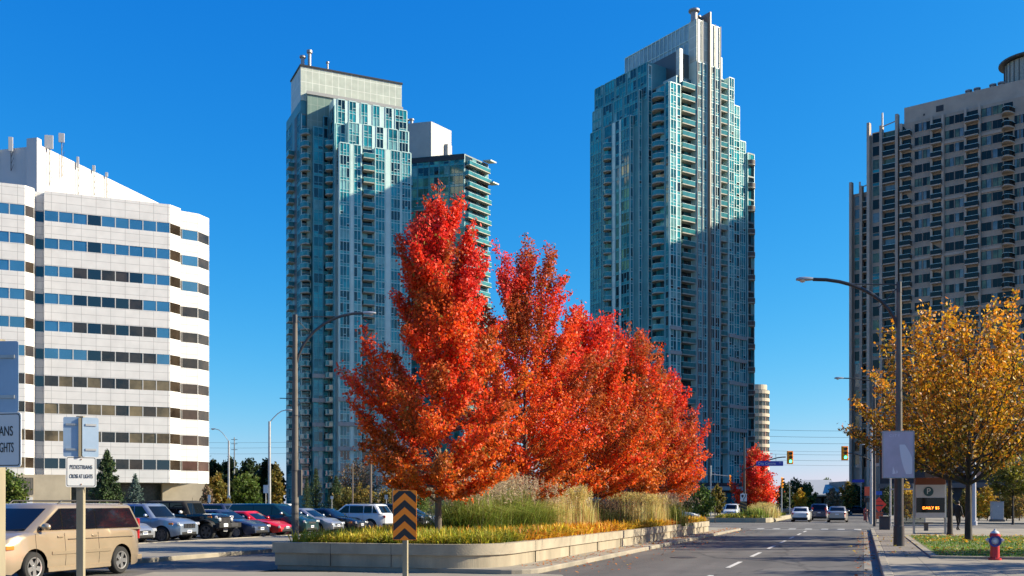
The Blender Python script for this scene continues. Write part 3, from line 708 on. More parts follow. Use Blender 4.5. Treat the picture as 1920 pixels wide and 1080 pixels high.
def bay(parent, face, u0, u1, z0, nf, fh, kind='G', w=(4, 4, 3, 2), pane=1.05, hs=0.62, fr=None, pm=None, name=None, ztop=None, sp=None, bars=True, gl=None):
    """one storey-high strip of facade repeated over nf floors: G curtain wall, P solid pier, D balcony doors in a recess"""
    fr = fr or m_frame; sp = sp or g_span; mb = MB(); zt = z0 + nf * fh
    if ztop: zt = ztop
    if kind == 'P':
        face.bar(mb, u0, u1, z0, zt, 0.0, 0.10, pm or m_pier)
        for k in range(nf + 1): face.bar(mb, u0, u1, z0 + k * fh - 0.03, z0 + k * fh + 0.03, 0.10, 0.112, fr)
        return mb.build(name or 'pier', parent)
    n = max(1, round((u1 - u0) / pane)); pw = (u1 - u0) / n
    nf_ = int(round((zt - z0) / fh))
    for k in range(nf_):
        z = z0 + k * fh
        if kind == 'D':
            for i in range(n): face.quad(mb, u0 + i * pw, u0 + (i + 1) * pw, z + 0.1, z + fh - 0.25, 0.03, random.choices(GL, (6, 3, 1, 1))[0], 0.012)
            face.bar(mb, u0, u1, z + fh - 0.25, z + fh + 0.1, 0.0, 0.07, m_recess)
        else:
            base = random.choices(range(4), w)[0]
            for i in range(n):
                a, b_ = u0 + i * pw, u0 + (i + 1) * pw
                g = (gl or GL)[base if random.random() < 0.80 else random.choices(range(4), w)[0]]
                face.quad(mb, a, b_, z, z + hs, 0.03, sp if random.random() < 0.8 else g_teal, 0.01)
                if random.random() < 0.28:
                    zz = z + hs + 0.62
                    face.quad(mb, a, b_, z + hs, zz, 0.03, random.choice(GL[:3]), 0.014); face.quad(mb, a, b_, zz, z + fh, 0.03, g, 0.014)
                    if bars: face.bar(mb, a, b_, zz - 0.05, zz + 0.05, 0.03, 0.09, fr)
                else: face.quad(mb, a, b_, z + hs, z + fh, 0.03, g, 0.014)
            face.bar(mb, u0, u1, z - 0.05, z + 0.05, 0.03, 0.10, fr)
            face.bar(mb, u0, u1, z + hs - 0.03, z + hs + 0.03, 0.03, 0.09, fr)
    for i in range(n + 1):
        if i in (0, n) or kind == 'G':
            x = u0 + i * pw; ww = 0.07 if i in (0, n) else 0.036
            face.bar(mb, x - ww, x + ww, z0, zt, 0.028, 0.115, fr)
    if kind == 'G': face.bar(mb, u0, u1, zt - 0.09, zt + 0.1, 0.02, 0.13, fr)
    return mb.build(name or ('glazing' if kind == 'G' else 'balcony_door'), parent)

def block(parent, x0, x1, y0, y1, z0, z1, m, name='block', top=None):
    mb = MB(); mb.prism([(x0, y0), (x1, y0), (x1, y1), (x0, y1)], z0, z1, m, top or m_roof)
    return mb.build(name, parent)

BALC = {}
def balcony(parent, face, u, z, w, d, curved=False, rail=None, slab=None, solid=False, rh=1.02):
    key = (round(w, 2), round(d, 2), curved, rail.name if rail else '', slab.name if slab else '', solid)
    rail = rail or m_rail; slab = slab or m_slabc
    if key not in BALC:
        n = 8 if curved else 1
        if curved: arc = [(-w / 2 + w * i / n, -d * math.sin(PI * i / n) ** 0.6) for i in range(n + 1)]
        else: arc = [(-w / 2, 0), (-w / 2, -d), (w / 2, -d), (w / 2, 0)]
        a = MB(); a.prism(arc, -0.14, 0.08, slab)
        b_ = MB()
        for i in range(len(arc) - 1):
            p, q = Vector((*arc[i], 0)), Vector((*arc[i + 1], 0)); dd = (q - p).normalized(); nn = Vector((dd.y, -dd.x, 0)) * 0.03
            vs = [p, q, q + nn, p + nn]
            b_.prism([(v.x * 0.985, v.y * 0.985) for v in vs], 0.081, rh, slab if solid else rail, m_frame)
            vs2 = [p - nn * .2, q - nn * .2, q + nn * 1.6, p + nn * 1.6]
            b_.prism([(v.x * 0.985, v.y * 0.985) for v in vs2], rh + 0.002, rh + 0.062, m_frame if not solid else slab)
        oa = a.build('balcony'); ob = b_.build('railing'); BALC[key] = (oa.data, ob.data)
        bpy.data.objects.remove(oa); bpy.data.objects.remove(ob)
    da, db = BALC[key]
    o = bpy.data.objects.new('balcony', da); link(o, parent); o.location = face.pt(u, 0.03, z); o.rotation_euler = (0, 0, math.atan2(face.a.y, face.a.x))
    r = bpy.data.objects.new('railing', db); link(r, o)
    return o
def local_empty(name, X, Y, udir, label, cat, group=None):
    return empty(name, (X, Y, 0), math.atan2(udir[1], udir[0]), label, cat, group)
def stack(parent, x, y, z, r, h, hat=True):
    mb = MB(); prof = [(0, 0), (r, 0), (r, h * 0.8)] + ([(r * 1.7, h * 0.85), (r * 1.7, h), (0, h)] if hat else [(r, h), (0, h)])
    mb.lathe(prof, m_steel, 12, Matrix.Translation((x, y, z))); return mb.build('roof_vent', parent, smooth=40)

# ---- left glass tower. local x = t along the sunlit front, local y = -d (into the building)
FH = 2.72
LT = local_empty('glass_tower', -38.85, 223, (0.906, 0.423), 'left pale topped glass apartment tower with a flat boxy crown', 'tower', 'glass apartment towers')
fr_ = (1, 0); lf_ = (0, -1)
NFL = 30
block(LT, -6.2, 17.2, 6.6, 21, 0, 92, m_pier_shade)
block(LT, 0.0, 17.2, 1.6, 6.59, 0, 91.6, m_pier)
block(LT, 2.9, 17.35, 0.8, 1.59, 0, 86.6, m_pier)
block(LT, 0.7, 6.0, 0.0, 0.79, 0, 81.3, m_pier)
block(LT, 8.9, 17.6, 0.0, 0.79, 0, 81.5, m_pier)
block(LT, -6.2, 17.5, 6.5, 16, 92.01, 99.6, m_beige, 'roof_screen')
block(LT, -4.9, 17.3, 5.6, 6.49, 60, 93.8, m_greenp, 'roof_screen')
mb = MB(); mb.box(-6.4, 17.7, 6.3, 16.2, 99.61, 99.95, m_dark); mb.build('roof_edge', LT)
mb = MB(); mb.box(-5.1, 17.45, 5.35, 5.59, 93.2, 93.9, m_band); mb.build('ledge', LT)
block(LT, -3.9, -1.5, 4.6, 5.59, 0, 85.8, m_pier_shade); block(LT, -1.49, -0.3, 5.0, 5.59, 0, 88.6, m_pier_shade)
zt = lambda z: int((z - 2) / FH)
f0 = Face((0, 0), fr_); f08 = Face((0, 0.8), fr_); f16 = Face((0, 1.6), fr_); f56 = Face((0, 5.6), fr_); f46 = Face((0, 4.6), fr_); f50 = Face((0, 5.0), fr_); f66 = Face((0, 6.6), fr_)
z92 = 92 - 3 * FH * 1.0
WG = (3, 4, 4, 3)
# upper storeys of the front
for u0, u1 in ((0.9, 2.6), (3.5, 5.1), (6.2, 7.8), (9.0, 10.6), (12.0, 13.5), (14.3, 17.0)):
    bay(LT, f16, u0, u1, 91.6 - 2 * FH, 2, FH, 'G', WG, 0.85)
for u0, u1 in ((0.6, 2.6),): bay(LT, f16, u0, u1, 91.6 - 7 * FH, 5, FH, 'G', (5, 3, 2, 1), 0.9)
for u0, u1 in ((3.2, 5.6), (6.6, 8.6), (9.6, 11.2), (12.4, 14.5), (14.9, 17.1)):
    bay(LT, f08, u0, u1, 86.6 - 2 * FH, 2, FH, 'G', WG, 0.85)
zb = 81.3 - NFL * FH + 0.2
for u0, u1 in ((0.95, 3.2), (4.1, 5.75)): bay(LT, f0, u0, u1, zb, NFL, FH, 'G', WG, 0.82)
bay(LT, f0, 3.35, 3.95, zb, NFL, FH, 'P')
for u0, u1 in ((9.1, 11.3), (12.7, 14.9), (15.3, 17.4)): bay(LT, f0, u0, u1, zb, NFL, FH, 'G', WG, 0.82)
bay(LT, f0, 11.45, 12.55, zb, NFL, FH, 'P')
bay(LT, f08, 6.2, 8.7, zb, NFL, FH, 'D')
for k in range(1, NFL): balcony(LT, f08, 7.45, zb + k * FH, 2.5, 1.5)
# shaded left part of the front
bay(LT, f46, -3.75, -1.65, 85.8 - 31 * FH, 31, FH, 'G', (2, 5, 5, 1), 1.0, fr=m_frame_shade)
bay(LT, f50, -1.4, -0.4, 88.6 - 32 * FH, 32, FH, 'G', (2, 5, 4, 1), 1.0, fr=m_frame_shade)
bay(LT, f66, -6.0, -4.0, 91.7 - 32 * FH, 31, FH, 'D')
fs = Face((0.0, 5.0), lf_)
bay(LT, fs, 0.3, 3.2, zb, 33, FH, 'D', fr=m_frame_shade); bay(LT, fs, 3.4, 4.3, zb, 33, FH, 'G', (1, 5, 5, 2), 0.9, fr=m_frame_shade)
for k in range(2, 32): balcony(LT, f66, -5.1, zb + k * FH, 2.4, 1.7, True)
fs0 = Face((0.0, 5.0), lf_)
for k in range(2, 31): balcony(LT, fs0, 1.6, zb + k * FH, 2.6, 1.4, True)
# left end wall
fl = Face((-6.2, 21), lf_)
bay(LT, fl, 0.4, 5.8, zb, 33, FH, 'G', (5, 4, 2, 1), 1.3, fr=m_frame_shade); bay(LT, fl, 8.8, 11.0, zb, 33, FH, 'P', pm=m_fin, fr=m_frame_shade); bay(LT, fl, 11.4, 13.9, zb, 33, FH, 'G', (5, 4, 2, 1), 1.2, fr=m_frame_shade)
for k in range(4, 31): balcony(LT, fl, 7.2, zb + k * FH, 2.4, 1.3)
# stone bands round the foot
for k in range(1, 5):
    z = 8.5 + 5.44 * k
    for Fc, u0, u1 in ((f46, -4.1, -1.2), (f0, 0.5, 6.1), (f0, 8.8, 17.7)): mb = MB(); Fc.bar(mb, u0, u1, z - 0.45, z + 0.45, 0.13, 0.45, m_band); mb.build('stone_band', LT)
for x, y, r, h in ((-5.4, 8, 0.42, 2.6), (-4.0, 7.4, 0.38, 3.9), (0.2, 7.6, 0.22, 2.2)): stack(LT, x, y, 99.9, r, h)

# ---- third tower behind it, a parallelogram with balconies along its sunlit flank
T3 = empty('glass_tower', (-12.65, 267, 0), 0, 'glass tower half hidden behind the left one, with a grey penthouse box', 'tower', 'glass apartment towers')
fdir = Vector((-0.97, 0.237)); gdir = Vector((0.58, 0.81))
H3 = 94.0; c0 = Vector((0, 0)); c1 = fdir * 22; c2 = c1 + gdir * 10.6; c3 = gdir * 10.6
mb = MB(); mb.prism([tuple(c0), tuple(c3), tuple(c2), tuple(c1)], 0, H3 - 1.4, m_pier_shade, m_roof); mb.build('block', T3)
GL3 = [g_dark, glass('green_glass', (0.04, 0.17, 0.13), ior=1.7, var=0.5), glass('green_glass_pale', (0.10, 0.30, 0.22), ior=1.7, var=0.5), g_pale]
F3 = Face(c1, -fdir); N3 = 33; FH3 = 2.8
for u0, u1, w_ in ((9.2, 12.2, (2, 4, 4, 1)), (12.4, 15.0, (4, 3, 1, 0)), (15.2, 17.8, (2, 4, 4, 1)), (18.0, 21.9, (2, 3, 5, 2)), (0.3, 9.0, (2, 4, 4, 1))):
    bay(T3, F3, u0, u1, H3 - N3 * FH3, N3, FH3, 'G', w_, 1.3, fr=m_pier_shade, gl=GL3)
for k in range(12, 31): balcony(T3, F3, 11.0, H3 - k * FH3 + 22.0, 4.6, 1.4) if k % 2 else None
G3 = Face((0, 0), gdir)
bay(T3, G3, 0.2, 10.4, H3 - N3 * FH3, N3, FH3, 'D', pane=1.7)
for k in range(10, N3 + 1): balcony(T3, G3, 5.3, H3 - (N3 + 1 - k) * FH3 + 0.05, 9.2 if k % 2 else 10.2, 1.3)
pb = Vector((-0.1, 3.0)); P3 = [pb + Vector((-8.6, 4.2)), pb + Vector((-8.3, 4.0))]
pen = MB(); ce = fdir * 10.2 + gdir * 1.6; pen.prism([tuple(ce), tuple(ce + gdir * 8.6), tuple(ce + gdir * 8.6 + fdir * 11), tuple(ce + fdir * 11)], H3 - 1.39, 104.0, mat('penthouse_panel', (0.47, 0.46, 0.43), 0.6, var=0.05, scale=0.4), m_roof)
pen.build('penthouse', T3)
mb = MB(); q = ce + gdir * 5.6 - fdir * 0.05; q2 = q + gdir * 1.8
mb.prism([tuple(q), tuple(q - fdir * .9), tuple(q2 - fdir * .9), tuple(q2)], H3 - 1.3, 99.5, MATS['penthouse_panel']); mb.build('flue_shaft', T3)
for k in range(2):
    mb = MB(); q = gdir * (8.2 + 1.2 * k) ; z = H3 + 0.3 - 5.6 * k
    mb.prism([tuple(q - fdir * 2.2), tuple(q - fdir * 2.2 + gdir * 2.6), tuple(q + gdir * 2.6), tuple(q)], z, z + 0.35, m_beige); mb.build('roof_canopy', T3)
mb = MB()
F3b = Face(c1 + gdir * 0.2, -fdir)
F3b.bar(mb, 0, 22, H3 - 1.38, H3, 0.15, 0.35, m_dark); mb.build('parapet', T3)
for s_ in (3.0, 4.4): p_ = ce + fdir * (12 - s_) + gdir * 3; stack(T3, p_.x, p_.y, 104.0, 0.4, 2.2)

# ---- right glass tower
RT = local_empty('glass_tower', 34.5, 222, (0.823, 0.568), 'right glass apartment tower with a tall finned spine and sloping glass roof screen', 'tower', 'glass apartment towers')
FH = 2.70
block(RT, -1.2, 16.0, 8.01, 24.4, 0, 100.4, m_pier_shade)
block(RT, -1.2, 8.3, 5.67, 8.0, 0, 100.4, m_pier_shade)
block(RT, -2.2, -1.21, 7.6, 24.0, 0, 94.6, m_pier_shade)
block(RT, -3.2, -2.21, 9.4, 23.6, 0, 89.2, m_pier_shade)
block(RT, 0, 3.4, 0, 5.66, 0, 94.3, m_pier); block(RT, 3.41, 8.29, 1.5, 7.99, 0, 97.0, m_pier)
block(RT, 4.3, 5.2, 1.2, 2.4, 94, 103.2, m_beige, 'roof_screen'); block(RT, 4.4, 8.29, 2.41, 9.9, 97.01, 103.0, mat('recess_shade', (.10, .115, .115), .4), 'recess_shade_block')  # last block is solid, the gloom of an open recess put into its colour
block(RT, 8.3, 15.8, 0, 8.0, 0, 101, m_pier, 'spine')
block(RT, 8.31, 15.79, 0.01, 2.4, 101.01, 110.4, m_beige, 'roof_screen')
block(RT, 15.81, 18.4, 1.5, 8.0, 0, 99.6, m_pier); block(RT, 18.41, 20.4, 0, 8.0, 0, 99.6, m_pier); block(RT, 20.41, 22.9, 0.6, 9.0, 0, 94.0, m_pier); block(RT, 22.91, 25.6, 1.2, 9.0, 0, 86.5, m_pier)
block(RT, 16.01, 24.5, 9.01, 24, 0, 86.4, m_pier_shade)
block(RT, 15.81, 17.9, 1.4, 6.0, 99.61, 104.5, m_beige, 'roof_screen')
# glass roof screen along the left flank of the spine
m_scr = mat('screen_glass', (0.34, 0.47, 0.47), 0.15, ior=1.7, var=0.25, scale=0.2)
fsc = Face((8.3, 24.2), lf_); mb = MB()
fsc.bar(mb, 0, 21.7, 103.0, 110.2, -0.2, 0.0, m_scr)
mb.build('roof_screen', RT)
mb = MB()
for k in range(17): fsc.bar(mb, 21.7 * k / 16 - 0.07, 21.7 * k / 16 + 0.07, 100.4, 110.2, 0.0, 0.12, m_frame)
for z in (106.4, 110.1): fsc.bar(mb, 0, 21.7, z, z + 0.14, 0.0, 0.14, m_frame)
mb.build('screen_frame', RT)
f0 = Face((0, 0), fr_); f15 = Face((0, 1.5), fr_); f06 = Face((0, 0.6), fr_); f12 = Face((0, 1.2), fr_)
N94 = 34; z94 = 94.3 - N94 * FH
bay(RT, f0, 0.25, 2.0, z94, N94, FH, 'G', (1, 4, 5, 4), 0.85, hs=0.7); bay(RT, f0, 2.2, 3.3, z94, N94, FH, 'G', (1, 3, 5, 5), 1.0)
bay(RT, f15, 3.5, 8.1, z94, N94 + 1, FH, 'D', pane=1.1)
for k in range(3, N94 + 1): balcony(RT, f15, 6.0, z94 + k * FH, 4.0, 1.5)
zs = 100.8 - 37 * FH
for u0, u1 in ((8.55, 9.9), (10.15, 11.4), (12.5, 13.8), (14.1, 15.5)): bay(RT, f0, u0, u1, zs, 37, FH, 'G', (4, 4, 3, 3), 0.7)
for u in (8.42, 10.02, 13.95, 15.65): mb = MB(); f0.bar(mb, u - 0.09, u + 0.09, 12, 110.4, 0.1, 0.32, m_band); mb.build('rib', RT)
mb = MB(); f0.bar(mb, 11.75, 12.15, 6, 112.6, 0.0, 0.8, m_fin2); mb.build('fin', RT)
mb = MB(); mb.box(11.75, 12.15, 0.0, 3.0, 101.0, 112.6, m_fin2); mb.build('fin_top', RT)
bay(RT, f15, 15.95, 18.2, z94, 36, FH, 'D', pane=1.1)
for k in range(4, 36): balcony(RT, f15, 17.1, z94 + k * FH, 2.4, 1.4)
bay(RT, f0, 18.6, 20.2, z94, 36, FH, 'G', (1, 3, 5, 5), 0.8); bay(RT, f06, 20.6, 22.7, 94.0 - 34 * FH, 34, FH, 'G', (1, 4, 5, 4), 0.9); bay(RT, f12, 23.1, 25.4, 86.5 - 31 * FH, 31, FH, 'G', (2, 4, 4, 4), 0.9)
# shaded flanks
fl0 = Face((0, 5.66), lf_)
bay(RT, fl0, 0.2, 4.2, z94, N94, FH, 'D', pane=1.2, fr=m_frame_shade); bay(RT, fl0, 4.5, 5.55, z94, N94, FH, 'G', (1, 5, 5, 1), 1.0, fr=m_frame_shade)
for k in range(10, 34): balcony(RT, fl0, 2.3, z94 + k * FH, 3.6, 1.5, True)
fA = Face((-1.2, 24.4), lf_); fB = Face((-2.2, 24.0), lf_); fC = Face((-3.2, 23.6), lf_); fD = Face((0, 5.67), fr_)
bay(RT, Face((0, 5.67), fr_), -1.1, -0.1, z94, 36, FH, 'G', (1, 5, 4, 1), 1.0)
for u0, u1 in ((0.4, 3.4), (4.0, 7.4), (8.0, 11.4), (12.0, 15.0), (15.4, 18.5)): bay(RT, fA, u0, u1, 100.4 - 3 * FH, 3, FH, 'G', (3, 5, 3, 1), 1.0, fr=m_frame_shade)
for u0, u1 in ((0.3, 3.5), (4.1, 7.3), (8.0, 11.0), (11.6, 16.2)): bay(RT, fB, u0, u1, 94.6 - 3 * FH, 3, FH, 'G', (3, 5, 3, 1), 1.0, fr=m_frame_shade)
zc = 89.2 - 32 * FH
GRN = [glass('tower_glass_green_reflection', (0.05, 0.13, 0.075), ior=2.1, var=0.6)]  # green and yellow reflections of this flank painted as pane colour
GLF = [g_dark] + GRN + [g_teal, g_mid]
bay(RT, fC, 0.3, 4.2, zc, 32, FH, 'G', (2, 5, 2, 3), 1.0, gl=GLF, fr=m_frame_shade); bay(RT, fC, 4.5, 5.3, zc, 32, FH, 'P', pm=m_pier_shade, fr=m_frame_shade)
bay(RT, fC, 5.4, 8.0, zc, 32, FH, 'D', pane=1.1, fr=m_frame_shade); bay(RT, fC, 8.2, 9.2, zc, 32, FH, 'P', pm=m_pier, fr=m_frame_shade); bay(RT, fC, 9.4, 10.6, zc, 32, FH, 'G', (5, 4, 1, 0), 1.0, fr=m_frame_shade); bay(RT, fC, 10.7, 11.2, zc, 32, FH, 'P', pm=m_pier, fr=m_frame_shade); bay(RT, fC, 11.3, 14.1, zc, 32, FH, 'G', (2, 5, 2, 3), 1.0, gl=GLF, fr=m_frame_shade)
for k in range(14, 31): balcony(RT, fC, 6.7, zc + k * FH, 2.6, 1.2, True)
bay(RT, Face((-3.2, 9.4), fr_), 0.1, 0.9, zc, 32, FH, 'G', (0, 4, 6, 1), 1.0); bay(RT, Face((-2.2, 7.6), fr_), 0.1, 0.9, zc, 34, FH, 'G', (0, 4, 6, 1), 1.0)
for k in range(1, 7):
    z = 8.0 + 5.4 * k
    for Fc, u0, u1 in ((f0, 0.1, 3.4), (f0, 18.4, 20.4), (f06, 20.4, 22.9), (f12, 22.9, 25.6)): mb = MB(); Fc.bar(mb, u0, u1, z - 0.4, z + 0.4, 0.14, 0.4, m_band); mb.build('stone_band', RT)
# brown balcony stack at the far right corner
m_brn = mat('brown_balcony', (0.11, 0.085, 0.07), 0.7, var=0.2)
block(RT, 25.61, 28.0, 0.8, 10, 0, 84.0, m_pier_shade)
fE = Face((25.61, 0.8), fr_)
bay(RT, fE, 0.1, 2.3, 84 - 30 * FH, 30, FH, 'D', pane=1.0)
for k in range(1, 31, 2): balcony(RT, fE, 1.2, 84 - k * FH, 2.3, 0.9, True, m_brn, m_slabc)
stack(RT, 8.9, 1.4, 110.4, 0.75, 2.6); stack(RT, 10.6, 2.0, 110.4, 0.5, 1.8)
mb = MB(); mb.prism([(28.01, 2), (31, 5), (28.01, 9)], 17.5, 18.4, m_band); mb.build('entrance_canopy', RT)

# ---- white office block on the left
m_white = jointed('white_wall_panel', (0.80, 0.78, 0.745), (0.77, 0.755, 0.725), 1.9, 1.08, 0.03, 0.5, 'XZ', (0.46, 0.45, 0.43), 0.07)
m_whitep = mat('white_penthouse', (0.70, 0.68, 0.65), 0.55, var=0.03, scale=0.2)
m_tan = mat('tan_wall', (0.50, 0.42, 0.30), 0.8, var=0.1, scale=0.5)
m_mull = mat('office_mullion', (0.62, 0.60, 0.56), 0.4)
og = [mat('office_glass', (0.010, 0.011, 0.014), 0.03, ior=1.9), mat('office_glass_brown', (0.045, 0.033, 0.022), 0.05, ior=1.6, var=0.5, scale=0.3), mat('office_glass_sand', (0.17, 0.13, 0.07), 0.06, ior=1.5, var=0.6, scale=0.25), mat('office_glass_sky_reflection', (0.035, 0.12, 0.24), 0.04, ior=2.8, var=0.25, scale=0.15)]  # the blue pane has the reflected sky painted into its base colour
OF = local_empty('office_building', gx(340, 146), 146, (0.92, 0.39), 'white office block with dark ribbon windows on every floor and a sloping penthouse', 'building')
# outline of the sawtooth front, left to right (local x, y); the last leg turns the corner
outl = [(-60, -1.6), (-20.3, -1.6), (-19.2, -0.6), (-19.2, 0.9), (-18.0, 0.9), (-18.0, 0), (-1.6, 0), (0, 1.5), (0.0, 2.6), (2.6, 3.2), (4.4, 5.2), (4.4, 42), (-60, 42)]
HT = 44.7
def offset_out(pts, d):
    return [(x, y - d) for x, y in pts]
WC = [7.3 + 3.78 * k for k in range(10)]; HWn = 0.71
mb = MB()
prev = 4.75
levels = []
for zc_ in WC: levels.append((prev, zc_ - HWn, True)); levels.append((zc_ - HWn, zc_ + HWn, False)); prev = zc_ + HWn
levels.append((prev, HT, True))
cenx, ceny = -28.0, 20.0
inner = [(x + (0.35 if x < -50 else (-0.35 if x > 4 else 0)), y + 0.28) for x, y in outl[:-2]] + [(4.05, 41.7), (-59.6, 41.7)]
for i, (za, zb_, solid) in enumerate(levels):
    if not solid: continue
    mb.prism(outl, za, zb_, m_white, m_roof)
mb.build('spandrel_wall', OF)
mb = MB(); mb.prism(inner, 4.8, HT - 0.5, mat('office_core', (0.03, 0.03, 0.032), 0.8)); mb.build('core', OF)
segs = [((-60, -1.6), (-20.3, -1.6), 21), ((-20.3, -1.6), (-19.2, -0.6), 1), ((-19.2, -0.6), (-19.2, 0.9), 1), ((-19.2, 0.9), (-18.0, 0.9), 1), ((-18.0, 0), (-1.6, 0), 9), ((-1.6, 0), (0, 1.5), 1), ((0.25, 2.65), (2.6, 3.2), 1), ((2.6, 3.2), (4.4, 5.2), 1)]
for k, zc_ in enumerate(WC):
    for si, (p, q, n) in enumerate(segs):
        p, q = Vector(p), Vector(q); Fc = Face(p, q - p); L = (q - p).length; mb = MB(); pw = L / n
        for i in range(n):
            f = (i + 0.5) / n; dark = si in (1, 2, 3, 5, 7)
            if si == 6: g = og[3] if k > 6 else og[1]
            elif dark: g = og[1] if si != 3 else og[0]
            else:
                t_ = 0.12 * k + 0.35 + random.uniform(-.08, .08)
                if si == 4:  # tints by floor and position lay out a painted reflection along the ribbons
                    lo_, hi_ = (0.42 - 0.05 * k + 0.02 * k, 0.80 + 0.03 * (9 - k) - 0.012 * k)
                    if k >= 8: lo_, hi_ = 0.34, 0.50
                    if k <= 3: lo_ = -1 if k < 3 else 0.05; hi_ = 0.95
                    if k <= 0: hi_ = 2
                    g = random.choice((og[1], og[1], og[0]) if k not in (1, 2, 3) else (og[1], og[2], og[2])) if lo_ < f < hi_ else og[3]
                    if k == 0: g = og[0] if random.random() < .7 else og[1]
                else: g = og[3] if k > 3 else random.choice((og[2], og[1]))
            Fc.quad(mb, i * pw + 0.06, (i + 1) * pw - 0.06, zc_ - HWn, zc_ + HWn, -0.06, g, 0.03)
        for i in range(n + 1): Fc.bar(mb, max(0, i * pw - 0.06), min(L, i * pw + 0.06), zc_ - HWn, zc_ + HWn, -0.27, -0.02, m_mull)
        mb.build('ribbon_window', OF)
# ground storey: recessed glazing, tan service block and piers
mb = MB(); mb.prism([(-58, 1.5), (3.6, 6.8), (3.6, 40), (-58, 40)], 0, 4.74, mat('office_base', (0.06, 0.075, 0.07), 0.25, var=0.3)); mb.build('ground_floor', OF)
for x0, x1, y0 in ((-21.2, -14.6, -5.2), (-2.4, 3.6, 3.0)):
    mb = MB(); mb.box(x0, x1, y0, y0 + 5.0, 0, 4.73 if x0 > -10 else 5.6, m_tan); mb.build('service_block' if x0 < -10 else 'corner_pier', OF)
mb = MB(); mb.box(-20.6, -19.2, -5.32, -5.2, 0, 2.6, m_whitep); mb.build('service_door', OF)
mb = MB()
for k in range(9): mb.box(-20.8 + 0.2 * k, -20.7 + 0.2 * k, -5.29, -5.2, 3.0, 5.2, mat('louvre', (0.25, 0.21, 0.16), 0.6))
mb.build('louvre', OF)
# penthouse: its lit flank runs away to the north east
Mi = Matrix.Rotation(-OF.rotation_euler.z, 2)
def of_local(px, Y): return Mi @ (Vector((gx(px, Y), Y)) - Vector((OF.location.x, OF.location.y)))
pa = of_local(76, 141.5); pe = pa + (Mi @ Vector((0.26, 1.0)).normalized()) * 30; pl = pa + (Mi @ Vector((-1.0, 0.26)).normalized()) * 26
mb = MB(); mb.prism([tuple(pa), tuple(pe), tuple(pl + (pe - pa)), tuple(pl)], HT - 0.4, 51.8, m_whitep, m_roof); mb.build('penthouse', OF)
nf = (Mi @ Vector((1.0, -0.26)).normalized())
p1 = pa + nf * 0.05; dW = (pe - pa).normalized()
mb = MB(); mb.prism([tuple(pa - dW * .9 - nf * 1.6), tuple(pa - dW * .9 + nf * .1), tuple(pa + nf * .1), tuple(pa - nf * 1.6)], HT - 0.4, 52.6, m_whitep); mb.build('corner_buttress', OF)
m_ant = mat('antenna_grey', (0.62, 0.62, 0.60), 0.5)
def antenna(p, z0, z1, w, h, label):
    w0 = OF.matrix_world if False else Matrix.Translation(OF.location) @ Matrix.Rotation(OF.rotation_euler.z, 4, 'Z')
    q = w0 @ Vector((p.x, p.y, 0)); t = empty('roof_antenna', (q.x, q.y, z0), 0.2, label, 'antenna', 'antennas on the white office roof')
    mb = MB(); mb.tube([(0, 0, 0), (0, 0, z1 - z0)], 0.06, m_fin, 6)
    for k in range(4): mb.tube([(0, 0, (z1 - z0) * k / 5), (0.35, 0, (z1 - z0) * (k + 1) / 5)], 0.03, m_fin, 4)
    mb.build('mast', t)
    mb = MB(); mb.box(-w / 2, w / 2, -0.25, -0.08, z1 - z0 - h, z1 - z0, m_ant); mb.build('panel', t, bevel=0.03)
antenna(pa + dW * 1.3 + nf * .3, 46.5, 53.6, 1.15, 1.9, 'widest panel antenna, at the penthouse corner of the white office')
antenna(pa + dW * 3.9 + nf * .3, 48.5, 54.8, 0.8, 1.3, 'highest antenna on a thin mast above the white penthouse')
antenna(pa + dW * 7.4 + nf * .3, 47, 52.6, 0.35, 1.6, 'narrow upright antenna halfway along the white penthouse edge')
antenna(pa + dW * 11.0 + nf * .3, 48, 52.5, 0.45, 0.9, 'small antenna third along the penthouse edge')
antenna(pa + dW * 14.0 + nf * .3, 47, 52.4, 0.4, 0.7, 'farthest small antenna along the sloping penthouse edge')
antenna(pa - nf * 4.6 - dW * .4, 48.5, 53.2, 0.6, 2.0, 'slanting panel antenna on the shaded penthouse side')
antenna(pa - nf * 7.2 - dW * .4, 49, 52.8, 0.4, 1.4, 'antenna at the left picture edge on the shaded penthouse side')

# ---- grey apartment tower on the right, in shade
m_gw = mat('grey_precast', (0.45, 0.365, 0.285), 0.85, var=0.12, scale=0.25, detail=7)
m_gw2 = mat('grey_precast_light', (0.52, 0.43, 0.345), 0.85, var=0.1, scale=0.3)
gg = [mat('grey_tower_glass', (0.014, 0.012, 0.011), 0.05, ior=1.38), mat('grey_tower_glass_reflection', (0.10, 0.115, 0.05), 0.06, ior=1.6, var=0.7, scale=0.5), mat('grey_tower_glass_blind', (0.15, 0.15, 0.15), 0.1, ior=1.8, var=0.4, scale=0.5)]  # second pane has a lit green reflection painted into its base colour
GT = local_empty('apartment_tower', 79, 205, (0.776, -0.631), 'grey concrete apartment tower on the right with stacked balconies and a round roof pavilion', 'tower')
FHG = 2.76; NG = 28; ZG = 1.2
HG_ = 78.6
block(GT, 0, 40, 0, 22, 0, HG_, m_gw)
block(GT, 0.2, 23.6, 0.6, 20, HG_ + 0.01, 82.0, m_gw2, 'roof_parapet')
block(GT, -7.2, -0.01, 1.2, 20, 0, 78.2, m_gw)
block(GT, -12.5, -7.21, 5.5, 22, 0, 68.0, m_gw)
fg = Face((0, 0), (1, 0)); fg2 = Face((0, 1.2), (1, 0)); fg3 = Face((0, 5.5), (1, 0))
GWIN = {}
